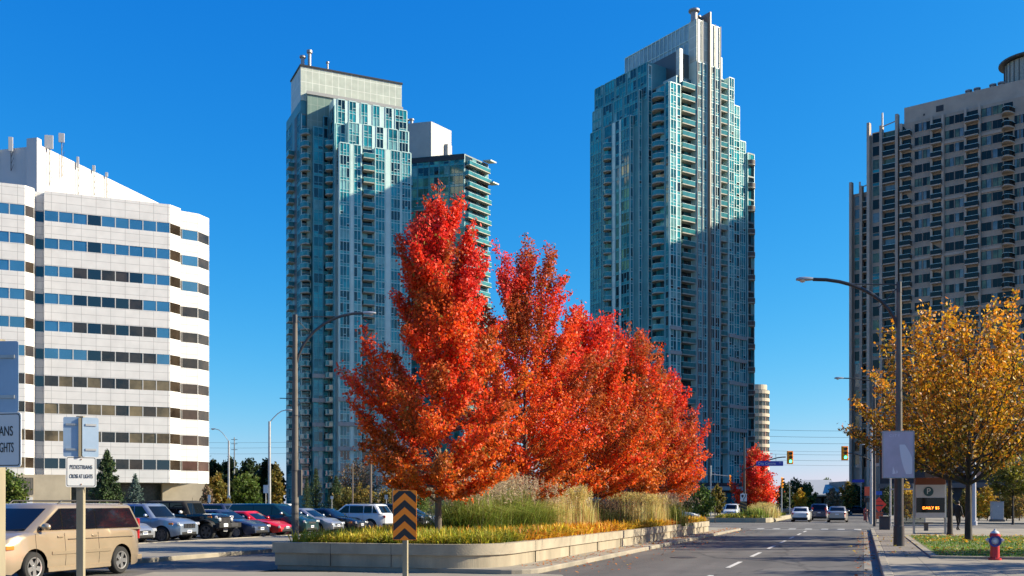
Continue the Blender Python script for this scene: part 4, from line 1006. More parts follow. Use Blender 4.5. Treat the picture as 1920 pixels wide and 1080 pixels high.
def gwin(face, u0, u1, z, h=1.75, n=2, key=0):
    k = (round(u1 - u0, 2), round(h, 2), n, key)
    if k not in GWIN:
        mb = MB(); w_ = u1 - u0; pw = w_ / n; Fc = Face((0, 0), (1, 0))
        for i in range(n):
            a, b_ = i * pw + 0.12, (i + 1) * pw - 0.12
            for j in range(2):
                Fc.quad(mb, a + (b_ - a) * j / 2 + .03, a + (b_ - a) * (j + 1) / 2 - .03, 0.05, h - 0.05, 0.02, random.choices(gg, (5, 4, 2) if key < 3 else (7, 1, 2))[0], 0.012)
            Fc.bar(mb, a - .04, b_ + .04, h - .05, h + .05, 0.0, 0.08, m_gw2); Fc.bar(mb, a - .04, b_ + .04, -.05, .05, 0.0, 0.08, m_gw2)
            for x in (a, (a + b_) / 2, b_): Fc.bar(mb, x - .04, x + .04, 0, h, 0.0, 0.07, m_dark)
        o = mb.build('window'); GWIN[k] = o.data; bpy.data.objects.remove(o)
    o = bpy.data.objects.new('window', GWIN[k]); link(o, GT); o.location = face.pt(u0, 0.0, z); o.rotation_euler = (0, 0, math.atan2(face.a.y, face.a.x))
def smap(px):
    p = (px - 960) / F; return (p * 205 - 79) / (0.776 + 0.631 * p)
cols_w = ((1715, 1746), (1772, 1809), (1840, 1882), (1902, 1925))
cols_b = ((1692, 1709), (1750, 1767), (1814, 1836), (1883, 1900))
for k in range(3, NG):
    z = ZG + k * FHG + 0.55
    for j, (a, b_) in enumerate(cols_w):
        if j == 3 and k > 26: continue
        gwin(fg, smap(a), smap(b_), z, 1.75, 2, (k * 7 + j * 3) % 5)
for a, b_ in cols_b:
    mb = MB(); u0, u1 = smap(a), smap(b_)
    for k in range(3, NG): fg.quad(mb, u0, u1, ZG + k * FHG + 0.1, ZG + k * FHG + 2.3, 0.02, gg[0], 0.02)
    mb.build('balcony_door', GT)
    crv = a == 1883
    for k in range(9, NG, 1):
        balcony(GT, fg, (u0 + u1) / 2, ZG + k * FHG, (u1 - u0) * (1.45 if crv else 1.15), 2.2 if crv else 1.3, crv, gg[0], m_gw2, False, 0.95)
for px in (1748, 1769, 1811.5, 1838, 1691): mb = MB(); fg.bar(mb, smap(px) - 0.22, smap(px) + 0.22, 0, HG_, 0.0, 0.5, m_gw2); mb.build('pilaster', GT)
for k in (6, 10, 14, 18, 22, 26):
    z = ZG + k * FHG - .1
    for a, b_ in ((1709, 1749), (1769, 1812), (1838, 1884)): mb = MB(); fg.bar(mb, smap(a) + 0.1, smap(b_) - 0.1, z - 0.2, z + 0.35, 0.0, 0.22, m_gw2); mb.build('floor_band', GT)
# left wings: narrow fronts with tapering fins
def wing(face, u0, u1, top, nf, seed):
    w_ = u1 - u0
    a, b_ = u0 + w_ * 0.12, u0 + w_ * 0.38
    bay(GT, face, a, b_, ZG + 3 * FHG, nf - 3, FHG, 'G', (4, 5, 2, 2), 1.2, hs=0.7, fr=m_gw2, sp=m_gw, gl=gg + [gg[0]])
    mb = MB(); c, d = u0 + w_ * 0.5, u0 + w_ * 0.86
    for k in range(3, nf): face.quad(mb, c, d, ZG + k * FHG + .1, ZG + k * FHG + 2.35, 0.02, random.choices(gg, (6, 1, 2))[0], 0.02)
    mb.build('balcony_door', GT)
    for k in range(5, nf): balcony(GT, face, (c + d) / 2, ZG + k * FHG, d - c + .2, 0.9, False, gg[0], m_gw2)
    for u, h in ((u0 + 0.2, 2.4), (u0 + w_ * 0.44, 1.2), (u1 - 0.4, 2.8)):
        mb = MB(); face.bar(mb, u - 0.28, u + 0.28, 0, top + h, 0.0, 1.1, m_gw2); mb.build('fin', GT)
    mb = MB(); mb.tube([face.pt(u0 + w_ * .45, 0.6, top + 1.0), face.pt(u1 - .4, 0.6, top + 1.6)], 0.12, m_gw2, 5); mb.build('roof_rail', GT)
wing(fg2, -7.2, -0.8, 78.2, 28, 1); wing(fg3, -12.5, -7.0, 68.0, 24, 2)
for Fc, a, zt_ in ((fg2, -5.2, 83.0), (fg3, -11.5, 71.0), (fg3, -9.0, 72.0)): mb = MB(); Fc.bar(mb, a, a + .3, zt_ - 6, zt_, -2, -1.7, m_whitep); mb.build('roof_mast', GT)
# round pavilion on the roof
mb = MB(); mb.lathe([(0, 83.0), (4.6, 83.0), (4.6, 88.0), (0, 88.0)], mat('pavilion_glass', (0.40, 0.38, 0.30), 0.3, var=0.15), 28, Matrix.Translation((21.6, 9.5, 0)))
mb.build('roof_pavilion', GT, smooth=30)
mb = MB(); mb.lathe([(0, 88.01), (5.7, 88.2), (5.7, 88.5), (0, 89.3)], m_fin, 28, Matrix.Translation((21.6, 9.5, 0))); mb.lathe([(0, 81.2), (5.3, 82.2), (5.3, 82.99), (0, 82.99)], m_gw2, 28, Matrix.Translation((21.6, 9.5, 0)))
for k in range(28):
    t_ = 2 * PI * k / 28; mb.box(-0.06, 0.06, -0.06, 0.06, 83.0, 88.0, m_fin, Matrix.Translation((21.6 + 4.66 * math.cos(t_), 9.5 + 4.66 * math.sin(t_), 0)))
mb.build('pavilion_roof', GT, smooth=30)
for px in (1806, 1822, 1852, 1868): stack(GT, smap(px), 4.0, 82.0, 0.4, 1.7)
fg_p = Face((0.2, 0.6), (1, 0))
mb = MB(); fg_p.bar(mb, smap(1752), smap(1766), 79.6, 80.8, 0, 0.04, m_dark); mb.build('roof_grille', GT)
mb = MB(); fg_p.bar(mb, smap(1728), smap(1731), 79.5, 79.9, 0, 0.04, m_dark); mb.build('wall_vent', GT)

# ---- unseen tower past the right edge, added to cast shade on the right glass tower
ET = local_empty('apartment_tower', 152, 216, (0.1, 0.995), 'added tall pale tower out of view at the right, casting shade on the right glass tower', 'tower')
block(ET, 0, 34, -26, 0, 0, 126, m_gw2)
for k in range(6): bay(ET, Face((34, 0), (-1, 0)), 1.5 + 5.4 * k, 5.5 + 5.4 * k, 2, 44, 2.8, 'G', (3, 4, 3, 2), 1.3, fr=m_gw)
for k in range(4): bay(ET, Face((0, 0), (0, -1)), 1.5 + 6 * k, 6 + 6 * k, 2, 44, 2.8, 'G', (3, 4, 3, 2), 1.3, fr=m_gw)
block(ET, 8, 26, -20, -6, 126.01, 129, m_gw, 'penthouse')
# ---- dark podium in front of the grey tower
PD = local_empty('podium_building', gx(1650, 150), 150, (0.80, -0.60), 'dark low shop podium with glass front below the grey apartment tower', 'building')
m_pd = mat('podium_brick', (0.055, 0.045, 0.045), 0.85, var=0.25, scale=0.6)
block(PD, 0, 70, 0, 20, 0, 9.5, m_pd, 'wall')
fp = Face((0, 0), (1, 0))
for k in range(13):
    mb = MB(); u = 1.2 + 5.2 * k
    for i in range(3): fp.quad(mb, u + 1.2 * i, u + 1.2 * i + 1.1, 0.6, 3.6, 0.03, random.choice(gg), 0.02)
    mb.build('shop_window', PD)
    mb = MB()
    for i in range(3): fp.quad(mb, u + 1.2 * i, u + 1.2 * i + 1.1, 5.4, 8.2, 0.03, random.choice((gg[0], g_dark, g_mid)), 0.02)
    mb.build('window', PD)
mb = MB(); fp.bar(mb, 0, 70, 4.0, 4.7, 0, 0.6, mat('podium_fascia', (0.16, 0.13, 0.12), 0.7)); mb.build('fascia', PD)

# ---- glass podium between the towers' feet at the right tower
PG = local_empty('podium_building', gx(1235, 205), 205, (0.823, 0.568), 'dark glazed entrance podium at the foot of the right glass tower', 'building')
block(PG, 0, 26, 0, 8, 0, 6.2, mat('podium_dark', (0.03, 0.035, 0.045), 0.4, var=0.3), 'wall')
fp = Face((0, 0), (1, 0))
for k in range(8):
    mb = MB(); u = 0.5 + 3.2 * k
    for i in range(2): fp.quad(mb, u + 1.4 * i, u + 1.4 * i + 1.3, 0.4, 4.0, 0.03, random.choice(GL), 0.02)
    mb.build('shop_window', PG)
mb = MB(); fp.bar(mb, -1, 27, 4.6, 5.4, 0, 1.2, m_band); mb.build('canopy', PG)

# ---- far beige round-cornered block and the low pale-roofed hall
BT = empty('apartment_block', (gx(1424, 395), 395, 0), 0, 'pale beige round cornered apartment block far behind the right glass tower', 'building')
m_bt = mat('beige_concrete', (0.58, 0.50, 0.38), 0.8, var=0.06)
bt_glass = mat('beige_block_glass', (0.10, 0.12, 0.09), 0.1, ior=1.8, var=0.5, scale=0.3)
def rnd(r): return [(-12 , 0 - r)] + [(r * math.sin(R(15 * k)), -r * math.cos(R(15 * k))) for k in range(0, 13)] + [(-12, r)]
mb = MB(); mb.prism([(x, y + 6) for x, y in rnd(5.0)], 0, 46.5, bt_glass, m_roof); mb.build('glazing', BT)
for k in range(16):
    mb = MB(); z = 0.0 + 3.0 * k; mb.prism([(x, y + 6) for x, y in rnd(5.35)], z, z + 1.25, m_bt); mb.build('floor_band', BT)
mb = MB(); mb.prism([(x, y + 6) for x, y in rnd(4.4)], 46.51, 48.6, m_bt); mb.build('penthouse', BT)
mb = MB()
for k in range(0, 13): mb.box(-.12, .12, -.12, .12, 0, 46.4, m_bt, Matrix.Translation((5.06 * math.sin(R(15 * k)), 6 - 5.06 * math.cos(R(15 * k)), 0)))
mb.build('mullion', BT)
HL = empty('hall', (gx(1513, 266), 266, 0), 0, 'low hall with a pale tilted metal roof beyond the junction', 'building')
mb = MB(); mb.prism([(0, 2), (16, 0), (16, 18), (0, 20)], 0, 3.4, mat('hall_wall', (0.05, 0.05, 0.05), 0.7, var=0.3)); mb.build('wall', HL)
m_hr = mat('metal_roof', (0.42, 0.43, 0.44), 0.5, var=0.06)
mb = MB(); A = [(-3.5, -1.5, 3.0), (7.5, -2.5, 3.41), (10.5, 16, 7.0), (1.5, 18, 7.0)]
mb.mesh(A + [(x, y, z + .35) for x, y, z in A], [(0,3,2,1), (4,5,6,7), (0,1,5,4), (1,2,6,5), (2,3,7,6), (3,0,4,7)], m_hr); mb.build('roof', HL)
mb = MB(); mb.box(8.2, 16.5, -1, 10, 3.5, 6.6, mat('hall_panel', (0.16, 0.17, 0.2), 0.6)); mb.build('upper_storey', HL)
mb = MB()
for k in range(5): mb.box(1 + 2.8 * k, 3.2 + 2.8 * k, -0.4, 0.0 + 1.9, 0.5, 2.8, g_dark)
mb.build('window_strip', HL)
HL.scale = (1.16, 1.16, 1.16)
# ------------------------------------------------------------------ vehicles (x forward, y left, z up, wheels on z = 0)
m_tyre = mat('tyre_rubber', (0.018, 0.018, 0.018), 0.85)
m_rim = mat('alloy_rim', (0.52, 0.52, 0.52), 0.3, 0.85)
m_rimd = mat('dark_rim', (0.16, 0.16, 0.17), 0.35, 0.7)
m_cglass = mat('car_glass', (0.006, 0.008, 0.010), 0.03, ior=1.42)
m_cglass2 = mat('car_glass_tint', (0.006, 0.008, 0.014), 0.04, ior=1.6)
m_black = mat('black_plastic', (0.012, 0.012, 0.012), 0.55)
m_lamp = mat('headlamp', (0.62, 0.64, 0.66), 0.08, 0.25, ior=1.8, var=0.3, scale=14)
m_red = mat('tail_lamp', (0.42, 0.012, 0.015), 0.12)
m_amber = mat('amber_lens', (0.75, 0.22, 0.03), 0.15)
m_chrome = mat('chrome', (0.7, 0.7, 0.7), 0.12, 1.0)
m_plate = mat('licence_plate', (0.72, 0.74, 0.76), 0.5)
m_seam = mat('door_seam', (0.07, 0.055, 0.04), 0.7)
def paint(name, col, metal=0.35, rough=0.3): return mat('paint_' + name, col, rough, metal, coat=0.7, var=0.05, scale=1.2)
WH = {}
def wheel(parent, x, y, r, side, rim, spokes=6):
    key = (round(r, 3), rim.name, spokes)
    if key not in WH:
        w = 0.105
        mb = MB(); Rx = Matrix.Rotation(R(90), 4, 'X')
        mb.lathe([(r * .60, w * .8), (r * .66, w), (r * .9, w), (r * .985, w * .72), (r, w * .3), (r, -w * .3), (r * .985, -w * .72), (r * .9, -w), (r * .66, -w), (r * .6, -w * .8)], m_tyre, 28, Rx)
        o1 = mb.build('wheel', smooth=40)
        mb = MB()
        mb.lathe([(0.0, -w * .35), (r * .62, -w * .35), (r * .62, w * .82), (r * .68, w * .96), (r * .60, w * .9), (r * .56, w * .2)], m_rimd, 24, Rx)
        for k in range(spokes):
            M = Rx @ Matrix.Rotation(2 * PI * k / spokes, 4, 'Z')
            wd = r * (0.17 if spokes < 8 else 0.10)
            mb.mesh([M @ Vector(p) for p in ((r*.08,-wd*.75,w*.86),(r*.62,-wd,w*.9),(r*.62,wd,w*.9),(r*.08,wd*.75,w*.86),(r*.08,-wd*.5,w*.3),(r*.62,-wd*.7,w*.3),(r*.62,wd*.7,w*.3),(r*.08,wd*.5,w*.3))], [(0,1,2,3),(0,4,5,1),(2,6,7,3),(1,5,6,2)], rim)
        mb.lathe([(0, w * .93), (r * .17, w * .9), (r * .2, w * .5)], rim, 12, Rx); mb.lathe([(r * .57, w * .93), (r * .655, w * .99), (r * .655, w * .5)], rim, 28, Rx)
        o2 = mb.build('rim', smooth=35)
        WH[key] = (o1.data, o2.data); bpy.data.objects.remove(o1); bpy.data.objects.remove(o2)
    a, b_ = WH[key]
    o = bpy.data.objects.new('wheel', a); link(o, parent); o.location = (x, y, r)
    o.rotation_euler = (0, random.uniform(0, 1), PI if side > 0 else 0)   # lathe axis +z went to -y: outside of the right wheels
    q = bpy.data.objects.new('rim', b_); link(q, o)
    return o
def quad_slab(mb, pts, m, th):
    pts = [Vector(p) for p in pts]; n = (pts[1] - pts[0]).cross(pts[-1] - pts[0]).normalized() * th
    k = len(pts); vs = [p + n for p in pts] + [p - n for p in pts]
    mb.mesh(vs, [tuple(range(k)), tuple(reversed(range(k, 2 * k)))] + [(i, k + i, k + (i + 1) % k, (i + 1) % k) for i in range(k)], m)

def car(name, label, cat, group, loc, head, pm, L=4.5, Wd=1.78, H=1.45, zc=0.19, wb=2.65, fo=0.88, r=0.315, znose=0.66, zcowl=0.93, zbelt=0.95, zdeck=0.97, ztail=0.90,
        xw0=1.05, xw1=0.30, xr1=-1.05, xr0=-1.75, splits=(0.0, -0.95), rim=None, spokes=6, rake=1.0, grille='bar', rack=False, lower=None, glass2=None, tint=False, tail='wide', w1f=0.74, fine=False, gap=.035, roofm=None, mirror=None):
    """L length, Wd width, H height; zc sill height; xw0/xw1 windscreen foot/head, xr1/xr0 rear window head/foot (x from the middle of the car)"""
    t = empty(name, loc, head, label, cat, group); rim = rim or m_rim; h = L / 2
    xf = h - fo; xb = xf - wb; ra = r + 0.065
    def ztop(x):
        xs = [-h, -h + 0.12, min(xr0 - 0.05, -h + 0.3), xr0, xw0, (xw0 + h) / 2, h - 0.28, h - 0.08, h]
        zs = [ztail - 0.10, ztail, (ztail + zdeck) / 2 + .02, zdeck, zcowl, (zcowl * 0.62 + znose * 0.38) + 0.035, znose + 0.06, znose, znose - 0.10]
        return float(np.interp(x, xs, zs))
    def hw(x):
        f = max(0, (abs(x) - (h - 0.95)) / 0.95); return Wd / 2 * (1 - 0.30 * f ** 2.6)
    def zbot(x):
        z = zc + 0.10 * max(0, (abs(x) - (h - 0.5)) / 0.5) ** 2
        for xa in (xf, xb):
            d = abs(x - xa)
            if d < ra: z = max(z, r + math.sqrt(ra * ra - d * d))
        return z
    def skin_y(x, z):
        zt = ztop(x); zb_ = min(zbot(x), zt - 0.10); zz = [zb_ + f * (zt - 0.02 - zb_) for f in (0, 0.14, 0.34, 0.56, 0.76, 0.90)]
        return float(np.interp(z, zz, [hw(x) * shp(q, zt) for q in zz]))
    xs = set(np.linspace(-h, h, 25).tolist() + [h - .03, h - .1, -h + .03, -h + .1])
    for xa in (xf, xb):
        for k in range(13): xs.add(xa + ra * math.cos(PI * k / 12))
    xs = sorted(xs); vs = []; fs = []; nP = 17
    def shp(z, zt):
        return float(np.interp(z, [zc - .05, zc + .10, 0.45, 0.62, 0.85, 1.1, 1.4], [0.945, 0.975, 1.0, 1.0, 0.975, 0.95, 0.93]))
    for x in xs:
        w_ = hw(x); zt = ztop(x); zb_ = min(zbot(x), zt - 0.10)
        half = []
        for f in (0, 0.14, 0.34, 0.56, 0.76, 0.90):
            z = zb_ + f * (zt - 0.02 - zb_); half.append((w_ * shp(z, zt), z))
        half += [(w_ * 0.905, zt - 0.004), (w_ * 0.70, zt + 0.022)]
        row = [(x, y, z) for y, z in half] + [(x, 0, zt + 0.036)] + [(x, -y, z) for y, z in reversed(half)]
        vs += row
    for i in range(len(xs) - 1):
        for j in range(nP - 1): fs.append((i*nP+j, (i+1)*nP+j, (i+1)*nP+j+1, i*nP+j+1))
    fs.append(tuple(range(nP))); fs.append(tuple(reversed(range((len(xs)-1)*nP, len(xs)*nP))))
    mb = MB(); mb.mesh(vs, fs, pm); body = mb.build('body', t, smooth=38)
    mb = MB(); mb.box(-h + .12, h - .12, -Wd / 2 + .235, Wd / 2 - .235, zc + .03, min(znose, ztail) - .06, m_black); mb.box(xb + ra, xf - ra, -Wd / 2 + .06, Wd / 2 - .06, zc - .02, zc + .2, m_black)
    mb.build('underbody', t)
    # cabin
    w0 = Wd / 2 * 0.90; w1 = Wd / 2 * w1f; zr = H - 0.075; zg = zbelt - 0.03
    def fx(z): return xw0 + (xw1 - xw0) * ((z - zg) / (zr - zg))
    def bx(z): return xr0 + (xr1 - xr0) * ((z - zg) / (zr - zg))
    def sy(z): return w0 + (w1 - w0) * ((z - zg) / (zr - zg))
    mb = MB()
    ring0 = [(xw0, w0 * .93, zg), (xw0 + .09, 0, zg - 0.0), (xw0, -w0 * .93, zg), (xr0, -w0 * .93, zg), (xr0 - .05, 0, zg), (xr0, w0 * .93, zg)]
    def lv(z, ins=0.0, ex=0.0): return [(fx(z) - ins - .10, sy(z) - ins, z), (fx(z) - ins, (sy(z) - ins) * .9, z), (fx(z) - ins + .05 * rake, 0, z + ex), (fx(z) - ins, -(sy(z) - ins) * .9, z), (fx(z) - ins - .10, -(sy(z) - ins), z), (bx(z) + ins + .10, -(sy(z) - ins), z), (bx(z) + ins, -(sy(z) - ins) * .9, z), (bx(z) + ins - .04, 0, z + ex), (bx(z) + ins, (sy(z) - ins) * .9, z), (bx(z) + ins + .10, sy(z) - ins, z)]
    rings = [lv(zg), lv((zg + zr) / 2), lv(zr)]
    top = lv(zr); r4 = [(p[0] - (.05 if p[0] > 0.2 * (xw1 + xr1) else -.05), p[1] * .93, H - 0.03) for p in top]; r5 = [(p[0] * .9 + (xw1 + xr1) * .05, p[1] * .6, H) for p in top]
    allr = rings + [r4, r5]; vs = [p for rg in allr for p in rg]; fs = []; n = 10
    for i in range(len(allr) - 1):
        for j in range(n): fs.append((i*n+j, i*n+(j+1)%n, (i+1)*n+(j+1)%n, (i+1)*n+j))
    fs.append(tuple(range((len(allr)-1)*n, len(allr)*n)))
    mb.mesh(vs, fs, roofm or pm); cab = mb.build('roof', t, smooth=45)
    # windows
    gz0, gz1 = zg + 0.055, zr - 0.045
    def front(z, y, o): return (fx(z) + .05 * rake * (1 - (abs(y) / (sy(z) * .9))) + o, y, z)
    def rear(z, y, o): return (bx(z) - .04 * (1 - (abs(y) / (sy(z) * .9))) - o, y, z)
    mb = MB(); fs = []
    def pane_grid(fn, ofs):
        vs = []
        for z in (gz0, gz1):
            for f in (-1, -.5, 0, .5, 1): vs.append(fn(z, f * sy(z) * .80, ofs))
        mb.mesh(vs, [(i, i + 1, 6 + i, 5 + i) for i in range(4)], m_cglass)
    pane_grid(front, 0.014); mb.build('windscreen', t, smooth=60)
    mb = MB(); pane_grid(rear, 0.014); mb.build('rear_window', t, smooth=60)
    sg = m_cglass2 if tint else m_cglass
    ed = [None] + list(splits) + [None]
    for s in (1, -1):
        for i in range(len(ed) - 1):
            a, b_ = ed[i], ed[i + 1]
            def xa_(z, e, front_): 
                if e is None: return (fx(z) - .19) if front_ else (bx(z) + .19)
                return e - (gap if front_ else -gap)
            pts = [(xa_(gz0, a, True), s * (sy(gz0) + .012), gz0), (xa_(gz1, a, True), s * (sy(gz1) + .012), gz1), (xa_(gz1, b_, False), s * (sy(gz1) + .012), gz1), (xa_(gz0, b_, False), s * (sy(gz0) + .012), gz0)]
            if pts[1][0] - pts[2][0] < 0.05:
                pts = [pts[0], ((pts[1][0] + pts[2][0]) / 2, pts[1][1], gz1), pts[3]]
            mb = MB(); quad_slab(mb, pts, sg, 0.012); mb.build('side_window', t)
        # seams, handles, mirror
        mb = MB()
        for xs_ in [xw0 - 0.12] + [e for e in splits]:
            if abs(xs_ - xb) < ra + .02: continue
            pts_ = []
            for z in np.linspace(zc + .12, zbelt - .05, 12): pts_.append(((xs_), s * (skin_y(xs_, z) + 0.002), z))
            mb.tube(pts_, 0.005, m_seam, 4)
        mb.build('door_seam', t)
        for e in splits[:2]:
            mb = MB(); z = zbelt - 0.13; y = hw(e) * shp(z, 1); mb.box(e + .06, e + .24, s * y - .012, s * y + s * .03 if s > 0 else s * y + .012, z - .02, z + .02, pm) if s > 0 else mb.box(e + .06, e + .24, -y - .03, -y + .012, z - .02, z + .02, pm)
            mb.build('door_handle', t, bevel=0.008)
        mb = MB(); x = xw0 - 0.36; y = sy(zbelt + .1) + .10
        M = Matrix.Translation((x, s * (y + .05), zbelt + .10)) @ Matrix.Diagonal((.075, .12, .082, 1))
        bm = bmesh.new(); bmesh.ops.create_icosphere(bm, subdivisions=2, radius=1); mb.mesh([M @ v.co for v in bm.verts], [tuple(v.index for v in f.verts) for f in bm.faces], mirror or pm); bm.free()
        mb.tube([(x, s * (y - .13), zbelt + .02), (x, s * y, zbelt + .06)], .025, m_black, 5); mb.build('mirror', t, smooth=60)
        # lamps
        mb = MB(); lx = h - .17; ly = hw(lx) * .80
        zL = ztop(h - .17) - .085
        M = Matrix.Translation((lx + .025, s * ly, zL)) @ Matrix.Rotation(-s * R(32), 4, 'Z') @ Matrix.Rotation(R(-12), 4, 'Y')
        mb.box(-.05, .075, -.20, .20, -.07, .065, m_lamp, M); hl = mb.build('headlight', t, bevel=.03)
        if fine or spokes == 5:
            mb = MB(); M2 = Matrix.Translation((h - .36, s * (hw(h - .36) + .0), zL + .01)) @ Matrix.Rotation(-s * R(12), 4, 'Z'); mb.box(-.10, .10, -.02, .02, -.04, .045, m_amber, M2); mb.build('indicator', hl, bevel=.012)
        mb = MB(); lx = -h + .09; tw = .20 if tail == 'wide' else .085; th = .075 if tail == 'wide' else .26
        M = Matrix.Translation((lx, s * (hw(lx) * (.80 if tail == 'wide' else .90)), ztail - .13 if tail == 'wide' else zbelt - .02)) @ Matrix.Rotation(s * R(24), 4, 'Z')
        mb.box(-.06, .08, -tw, tw, -th, th, m_red, M); mb.build('tail_light', t, bevel=.025)
        # sill moulding
        mb = MB(); mb.box(xb + ra + .02, xf - ra - .02, (s * Wd / 2 * .985) - .012, (s * Wd / 2 * .985) + .012, zc + .01, zc + .10, lower or m_black); mb.build('sill', t)
        for xa in (xf, xb): wheel(t, xa, s * (Wd / 2 - .115), r, s, rim, spokes)
    # front
    mb = MB(); zg_ = znose - .12
    if grille == 'bar':
        mb.box(h - .03, h + .012, -.36, .36, zg_ - .055, zg_ + .05, m_black); 
        for k in range(2): mb.box(h + .012, h + .022, -.36, .36, zg_ - .04 + .05 * k, zg_ - .02 + .05 * k, m_chrome)
    elif grille == 'grid':
        mb.box(h - .03, h + .02, -.40, .40, zg_ - .12, zg_ + .07, m_chrome)
        for k in range(4):
            for q in range(2): mb.box(h + .02, h + .03, -.36 + .19 * k, -.22 + .19 * k, zg_ - .10 + .085 * q, zg_ - .04 + .085 * q, m_black)
    mb.build('grille', t)
    mb = MB(); mb.box(h - .06, h + .004, -.52, .52, zc + .09, zc + .22, m_black); 
    mb.build('lower_intake', t, bevel=.02)
    mb = MB(); mb.box(h, h + .022, -.155, .155, .42, .55, m_plate); mb.box(h + .022, h + .026, -.11, .11, .465, .505, mat('plate_blue', (.05, .08, .25), .5)); mb.build('licence_plate', t)
    mb = MB(); zp = ztail - .22; mb.box(-h - .02, -h + .01, -.155, .155, zp - .065, zp + .065, m_plate); mb.build('licence_plate', t)
    mb = MB(); mb.box(-h - .03, -h + .25, -Wd / 2 * .80, Wd / 2 * .80, zc + .10, zc + .24, lower or m_black); mb.build('bumper', t, bevel=.03)
    if rack:
        for s in (1, -1):
            mb = MB(); y = w1 * .86; mb.tube([(xw1 - .25, s * y, H - .03), (xw1 - .38, s * y, H + .055), (xr1 + .4, s * y, H + .055), (xr1 + .25, s * y, H - .03)], .02, m_black, 6); mb.build('roof_rail', t)
    return t

P_gold = paint('gold', (0.50, 0.395, 0.27), .5, .28); P_silver = paint('silver', (0.42, 0.44, 0.47), .6); P_silverb = paint('blue_silver', (0.30, 0.36, 0.45), .55); P_black = paint('black', (0.008, 0.009, 0.012), 0.0, .2)
P_blue = paint('slate_blue', (0.045, 0.06, 0.11), .4); P_redp = paint('red', (0.62, 0.008, 0.008), .1); P_green = paint('dark_green', (0.008, 0.045, 0.05), .3); P_white = paint('white', (0.72, 0.72, 0.71), 0.0); P_char = paint('charcoal', (0.03, 0.032, 0.04), .3)
P_maroon = paint('maroon', (0.08, 0.01, 0.015), .3); P_grey = paint('grey', (0.20, 0.21, 0.23), .5); P_beige = paint('warm_silver', (0.42, 0.40, 0.37), .5)
VAN = dict(L=5.1, Wd=1.92, H=1.72, zc=0.20, wb=3.0, fo=1.02, r=0.335, znose=0.82, zcowl=1.08, zbelt=1.10, zdeck=1.12, ztail=1.05, xw0=1.60, xw1=0.70, xr1=-2.15, xr0=-2.48, splits=(0.55, -0.62), tail='tall', w1f=.80, gap=.012)
SEDAN = dict(L=4.6, Wd=1.78, H=1.43, xw0=1.02, xw1=0.28, xr1=-0.95, xr0=-1.72, splits=(0.0, -0.92))
SUVS = dict(L=4.2, Wd=1.78, H=1.72, zc=.26, wb=2.55, fo=.80, r=.35, znose=.88, zcowl=1.08, zbelt=1.10, zdeck=1.12, ztail=1.05, xw0=.85, xw1=.30, xr1=-1.75, xr0=-2.0, splits=(-.25, -1.15), tail='tall', w1f=.80)
COUPE = dict(L=4.45, Wd=1.76, H=1.33, xw0=.85, xw1=.12, xr1=-.80, xr0=-1.72, splits=(-.35,), zbelt=.88, zcowl=.86, zdeck=.93, znose=.58, ztail=.88)
HATCH = dict(L=4.5, Wd=1.76, H=1.46, xw0=1.12, xw1=.32, xr1=-1.15, xr0=-1.80, splits=(0.0, -.95))
def on_ground(a, b, z=0.0): return rc(a, b, z)
hd_n = math.atan2(N.y, N.x); hd_e = math.atan2(E.y, E.x)
# the gold van coming towards us on the left carriageway
van_dir = Vector((-0.25, -0.97, 0)).normalized(); vh = math.atan2(van_dir.y, van_dir.x)
vrear = Vector((-9.62, 24.75, 0)); vmid = vrear + van_dir * (3.0 + 1.02 - 2.55) + Vector((0, 0, 0))
vn = Vector((van_dir.y, -van_dir.x, 0))
van = car('minivan', 'gold minivan with roof rails driving towards us at the left', 'van', None, (vmid.x + vn.x * 0.86, vmid.y + vn.y * 0.86, 0), vh, P_gold, rack=True, spokes=5, tint=True, fine=True, lower=P_gold, **VAN)
mb = MB(); 
for s in (1, -1):
    mb.box(-1.05, 1.0, s * .955 - .012, s * .955 + .020, .58, .65, P_gold); mb.box(-1.95, .45, s * .945 - .01, s * .945 + .006, .90, .915, m_seam)
mb.build('side_moulding', van)
mb = MB(); mb.tube([(1.72, -.55, 1.10), (1.50, .1, 1.16)], .012, m_black, 4); mb.tube([(1.72, .1, 1.11), (1.50, .65, 1.16)], .012, m_black, 4); mb.build('wiper', van)
PK = 'cars parked nose to the boulevard kerb'
def parked(a, label, cat, pm, spec, rev=False, bf=-20.75, name='parked_car', dh=0.0, **kw):
    L = spec['L']; p = rc(a, bf - L / 2); d = hd_n + dh + (PI if rev else 0)
    sp = dict(spec); sp.update(kw)
    return car(name, label, cat, PK, p, d, pm, **sp)
parked(11.8, 'small silver sedan half hidden behind the gold minivan', 'car', P_silver, SEDAN, L=4.4)
parked(14.6, 'silver blue off road wagon with chrome grille beside the black soft top', 'car', P_silverb, SUVS, rim=m_rimd, grille='grid', fine=True, rack=True, lower=P_silver)
parked(20.2, 'slate blue sedan parked between the black soft top and the red coupe', 'car', P_blue, SEDAN, spokes=10, L=4.8, Wd=1.84)
parked(22.7, 'bright red coupe behind the concrete lamp post', 'car', P_redp, COUPE)
parked(25.2, 'dark green minivan parked behind the red coupe', 'van', P_green, VAN, name='parked_minivan', tint=True, mirror=P_silver)
parked(28.1, 'silver compact sedan right of the concrete lamp post', 'car', P_silver, HATCH)
parked(30.9, 'black sedan with amber markers beside the white wagon', 'car', P_black, SEDAN, fine=True, L=4.7)
parked(34.2, 'white sport wagon parked tail first with red tail lights', 'car', P_white, SUVS, rev=True, L=4.75, Wd=1.9, H=1.70, wb=2.93, fo=.9, r=.37, tail='wide', xw0=1.15, xw1=.45, xr1=-1.8, xr0=-2.15, splits=(0.05, -.95, -1.55), lower=m_black, spokes=10, zbelt=1.12, rack=True)
parked(37.2, 'pale green white sedan mostly hidden behind the white wagon', 'car', P_beige, SEDAN)
